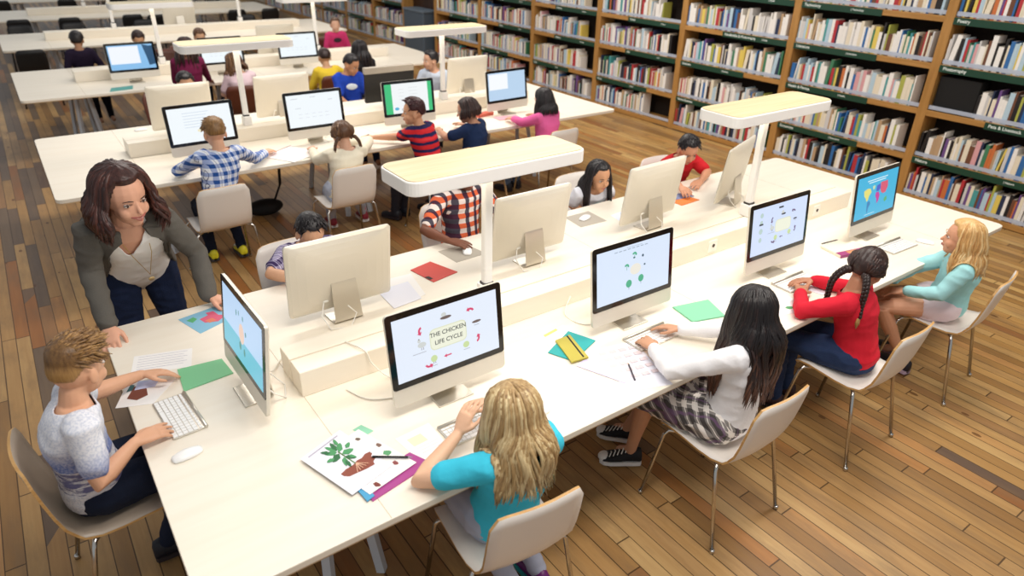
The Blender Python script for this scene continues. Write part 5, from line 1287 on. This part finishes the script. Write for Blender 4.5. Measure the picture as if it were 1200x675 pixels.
person('boy in a red and navy striped shirt reaching to the left', (-2.46, 3.58), 112, (-2.55, 3.715, 1.05), 158, -2, skin='d6a07e',
       shirt=stripes('red_navy_stripes', 'c8272e', '23204c', 16, .42, 'd8343a', .3), sleeve=.40, pants=mat('1c1c28', .8), hairspec=dict(style='short', mat=H_AUB, line='short', top=.022, side=.013, seed=22, n=240, rough=.004),
       el=(-2.60, 3.90, .80), wl=(-2.78, 4.03, .79), hl=(-.9, .5, 0), er=(-2.32, 3.86, .72), wr=(-2.40, 4.0, .785), fl=(-2.66, 3.95, .09), shoes=DKS)
person('child with brown hair in a navy tee turning to the left', (-2.0, 3.62), 118, (-2.015, 3.70, 1.0), 138, -14, skin='c8967a',
       shirt=tee('1b2c4e'), sleeve=.38, pants=denim(), hairspec=dict(style='long', mat=H_DKBR, line='long', top=.014, side=.010, len=.03, wave=.002, lock=.007, az0=1.2, seed=23, n=160), el=(-2.22, 3.72, .78), wl=(-2.16, 3.95, .785), er=(-1.8, 3.8, .76), wr=(-1.85, 4.0, .785), shoes=DKS)
person('girl in a pink top with straight black hair', (-1.15, 3.64), 104, (-1.15, 3.70, 1.0), 100, -12, skin='d8a488',
       shirt=tee('e2659f'), sleeve=.97, pants=denim('5c6c86'), hairspec=dict(style='long', mat=H_BLACK, line='long', top=.012, side=.008, len=.13, wave=.003, n=220, lock=.006, az0=1.5, seed=24),
       el=(-1.35, 3.74, .80), wl=(-1.33, 3.93, .79), er=(-.93, 3.76, .79), wr=(-1.0, 3.95, .785), shoes=DKS)
# ------------------------------------------------------------ second desk, far side
kw = dict(near=False, shoes=None)
person('dark-haired child mostly hidden behind the second desk\'s leftmost computer back', (-3.9, 5.85), -90, (-3.90, 5.82, 1.05), -90, -20, skin='c89878', shirt=tee('2c3c78'), pants=denim(), hairspec=dict(style='short', mat=H_BLACK, line='short', top=.014, side=.01, seed=30), **kw)
person('boy in a royal blue tee with white print behind the black monitor', (-2.14, 5.92), -95, (-2.165, 5.84, 1.08), -60, -25, skin='b98462', shirt=tee('2346b4'), sleeve=.4, pants=denim(), hairspec=dict(style='short', mat=H_BLACK, line='short', top=.016, side=.01, seed=31),
       extra=lambda root, off, q: print_patch(root, off, q, 'dfe8f2', .05), **kw)
person('child in pale blue seen in profile beside the right lamp post of the second desk', (-1.08, 5.98), -120, (-1.14, 5.90, 1.04), 178, -4, skin='d0a084', shirt=tee('c4cede'), pants=denim(), hairspec=dict(style='short', mat=H_BLACK, line='long', top=.014, side=.012, seed=32), **kw)
# ------------------------------------------------------------ third desk
person('long-haired girl in a maroon top reaching over the third desk', (-3.62, 6.95), 75, (-3.60, 7.0, 1.20), 70, -25, skin='b07c62', shirt=tee('6c1c40'), sleeve=.97, pants=denim('141826'), seatz=.60,
       hairspec=dict(style='long', mat=H_DKBR, line='long', top=.014, side=.012, len=.26, wave=.004, n=90, seed=33), er=(-3.42, 7.13, .92), wr=(-3.36, 7.25, .80), fl=(-3.68, 7.0, .1), fr=(-3.5, 7.0, .1), kl=(-3.66, 7.2, .4), kr=(-3.5, 7.2, .4), near=False, shoes=DKS)
person('girl in pale pink on a brown chair beside the second desk\'s left lamp post', (-3.08, 7.03), 82, (-3.10, 7.09, .985), 130, -22, skin='d8aa90', shirt=tee('e6cdd4'), sleeve=.4, pants=mat('7fa0c4', .8), hairspec=dict(style='long', mat=H_BROWN, line='long', top=.014, side=.010, len=.12, wave=.004, n=60, seed=34), **kw)
person('boy in a yellow shirt with his back to the camera at the third desk', (-1.97, 7.08), 88, (-1.975, 7.12, .96), 84, -10, skin='c89a78', shirt=tee('e0c23c'), sleeve=.7, pants=denim(), hairspec=dict(style='short', mat=H_DKBR, line='short', top=.012, side=.008, seed=35), er=(-1.72, 7.1, .74), wr=(-1.78, 7.28, .785), **kw)
person('girl with long black hair right of the boy in yellow', (-1.50, 7.08), 90, (-1.495, 7.12, 1.02), 96, -10, skin='c89a78', shirt=mat('1c1c26', .8), sleeve=.97, pants=denim(), hairspec=dict(style='long', mat=H_BLACK, line='long', top=.014, side=.012, len=.28, wave=.003, n=70, seed=36), **kw)
kw = dict(near=False, far=True, shoes=None)
person('girl in a raspberry jacket facing the camera at the third desk', (-.84, 9.5), -95, (-.85, 9.44, 1.03), -105, -6, skin='dcae94', shirt=tee('d23c74'), sleeve=.97, pants=denim(), hairspec=dict(style='short', mat=H_BROWN, line='long', top=.008, side=.005, seed=40), extra=lambda root, off, q: print_patch(root, off, q, '3a2830', .05), **kw)
person('brown-haired child bent low behind the blue desktop computer', (-3.66, 9.45), -90, (-3.70, 9.40, 1.0), -90, -35, skin='c89a78', shirt=tee('33262a'), pants=denim(), hairspec=dict(style='short', mat=H_DKBR, line='long', top=.014, side=.010, seed=41), **kw)
person('brown-haired child at the third desk\'s far side, right of the long-haired girl in maroon', (-2.9, 9.5), -90, (-2.9, 9.45, .98), -90, -25, skin='d0a484', shirt=tee('8a8c9c'), pants=denim(), hairspec=dict(style='short', mat=H_BROWN, line='long', top=.012, side=.010, seed=42), **kw)
person('child in dark purple with black hair at the left end of the third desk', (-4.42, 9.5), -80, (-4.42, 9.44, 1.03), 80, -10, skin='a87c60', shirt=tee('241a30'), sleeve=.97, pants=denim('141826'), hairspec=dict(style='short', mat=H_BLACK, line='long', top=.016, side=.014, seed=43), **kw)
# ------------------------------------------------------------ light
w = bpy.data.worlds.new('hall_daylight'); SC.world = w; w.use_nodes = True
bg = w.node_tree.nodes['Background']; bg.inputs[0].default_value = (.93, .97, 1.0, 1); bg.inputs[1].default_value = WORLD
def area(name, loc, size, sizey, power, col, rot=(0, 0, 0)):
    l = bpy.data.lights.new(name, 'AREA'); l.shape = 'RECTANGLE'; l.size = size; l.size_y = sizey; l.energy = power; l.color = col
    o = bpy.data.objects.new(name, l); COL.objects.link(o); o.location = loc; o.rotation_euler = rot
for k, (x, y, p) in enumerate(((-3.9, -.6, 1), (-.8, .2, .9), (-3.4, 5.2, .9), (-.2, 4.8, 1), (-3.2, 10.5, .42), (-.2, 10.5, .65), (-3, 16, .12))):  # unseen area lights added overhead for soft shadows and brighter desks
    area('overhead_fill_light', (x, y, 4.0), 2.4, .9, OVERHEAD * p, (1, .93, .85), (0, 0, 0))
# ------------------------------------------------------------ camera
f_, pan, pit, rol = 801.35, .633024, .486946, .024763
cp, sp = math.cos(pan), math.sin(pan); ct, st_ = math.cos(pit), math.sin(pit)
fw = V((sp * ct, cp * ct, -st_)); r0 = V((cp, -sp, 0)); u0 = r0.cross(fw)
r1 = r0 * math.cos(rol) + u0 * math.sin(rol); u1 = u0 * math.cos(rol) - r0 * math.sin(rol)
cam = bpy.data.cameras.new('camera'); co = bpy.data.objects.new('camera', cam); COL.objects.link(co)
R3 = Matrix((r1, u1, -fw)).transposed(); co.matrix_world = Matrix.Translation((-5.306326, -1.540241, 2.478367)) @ R3.to_4x4()
cam.sensor_width = 36; cam.lens = f_ / 1200 * 36; cam.clip_start = .05; cam.clip_end = 100
cam.dof.use_dof = True; cam.dof.focus_distance = 3.3; cam.dof.aperture_fstop = 1.9
SC.camera = co
SC.view_settings.view_transform = 'Standard'; SC.view_settings.look = 'None'; SC.view_settings.exposure = EXPO; SC.view_settings.gamma = 1
SC.view_settings.use_curve_mapping = False
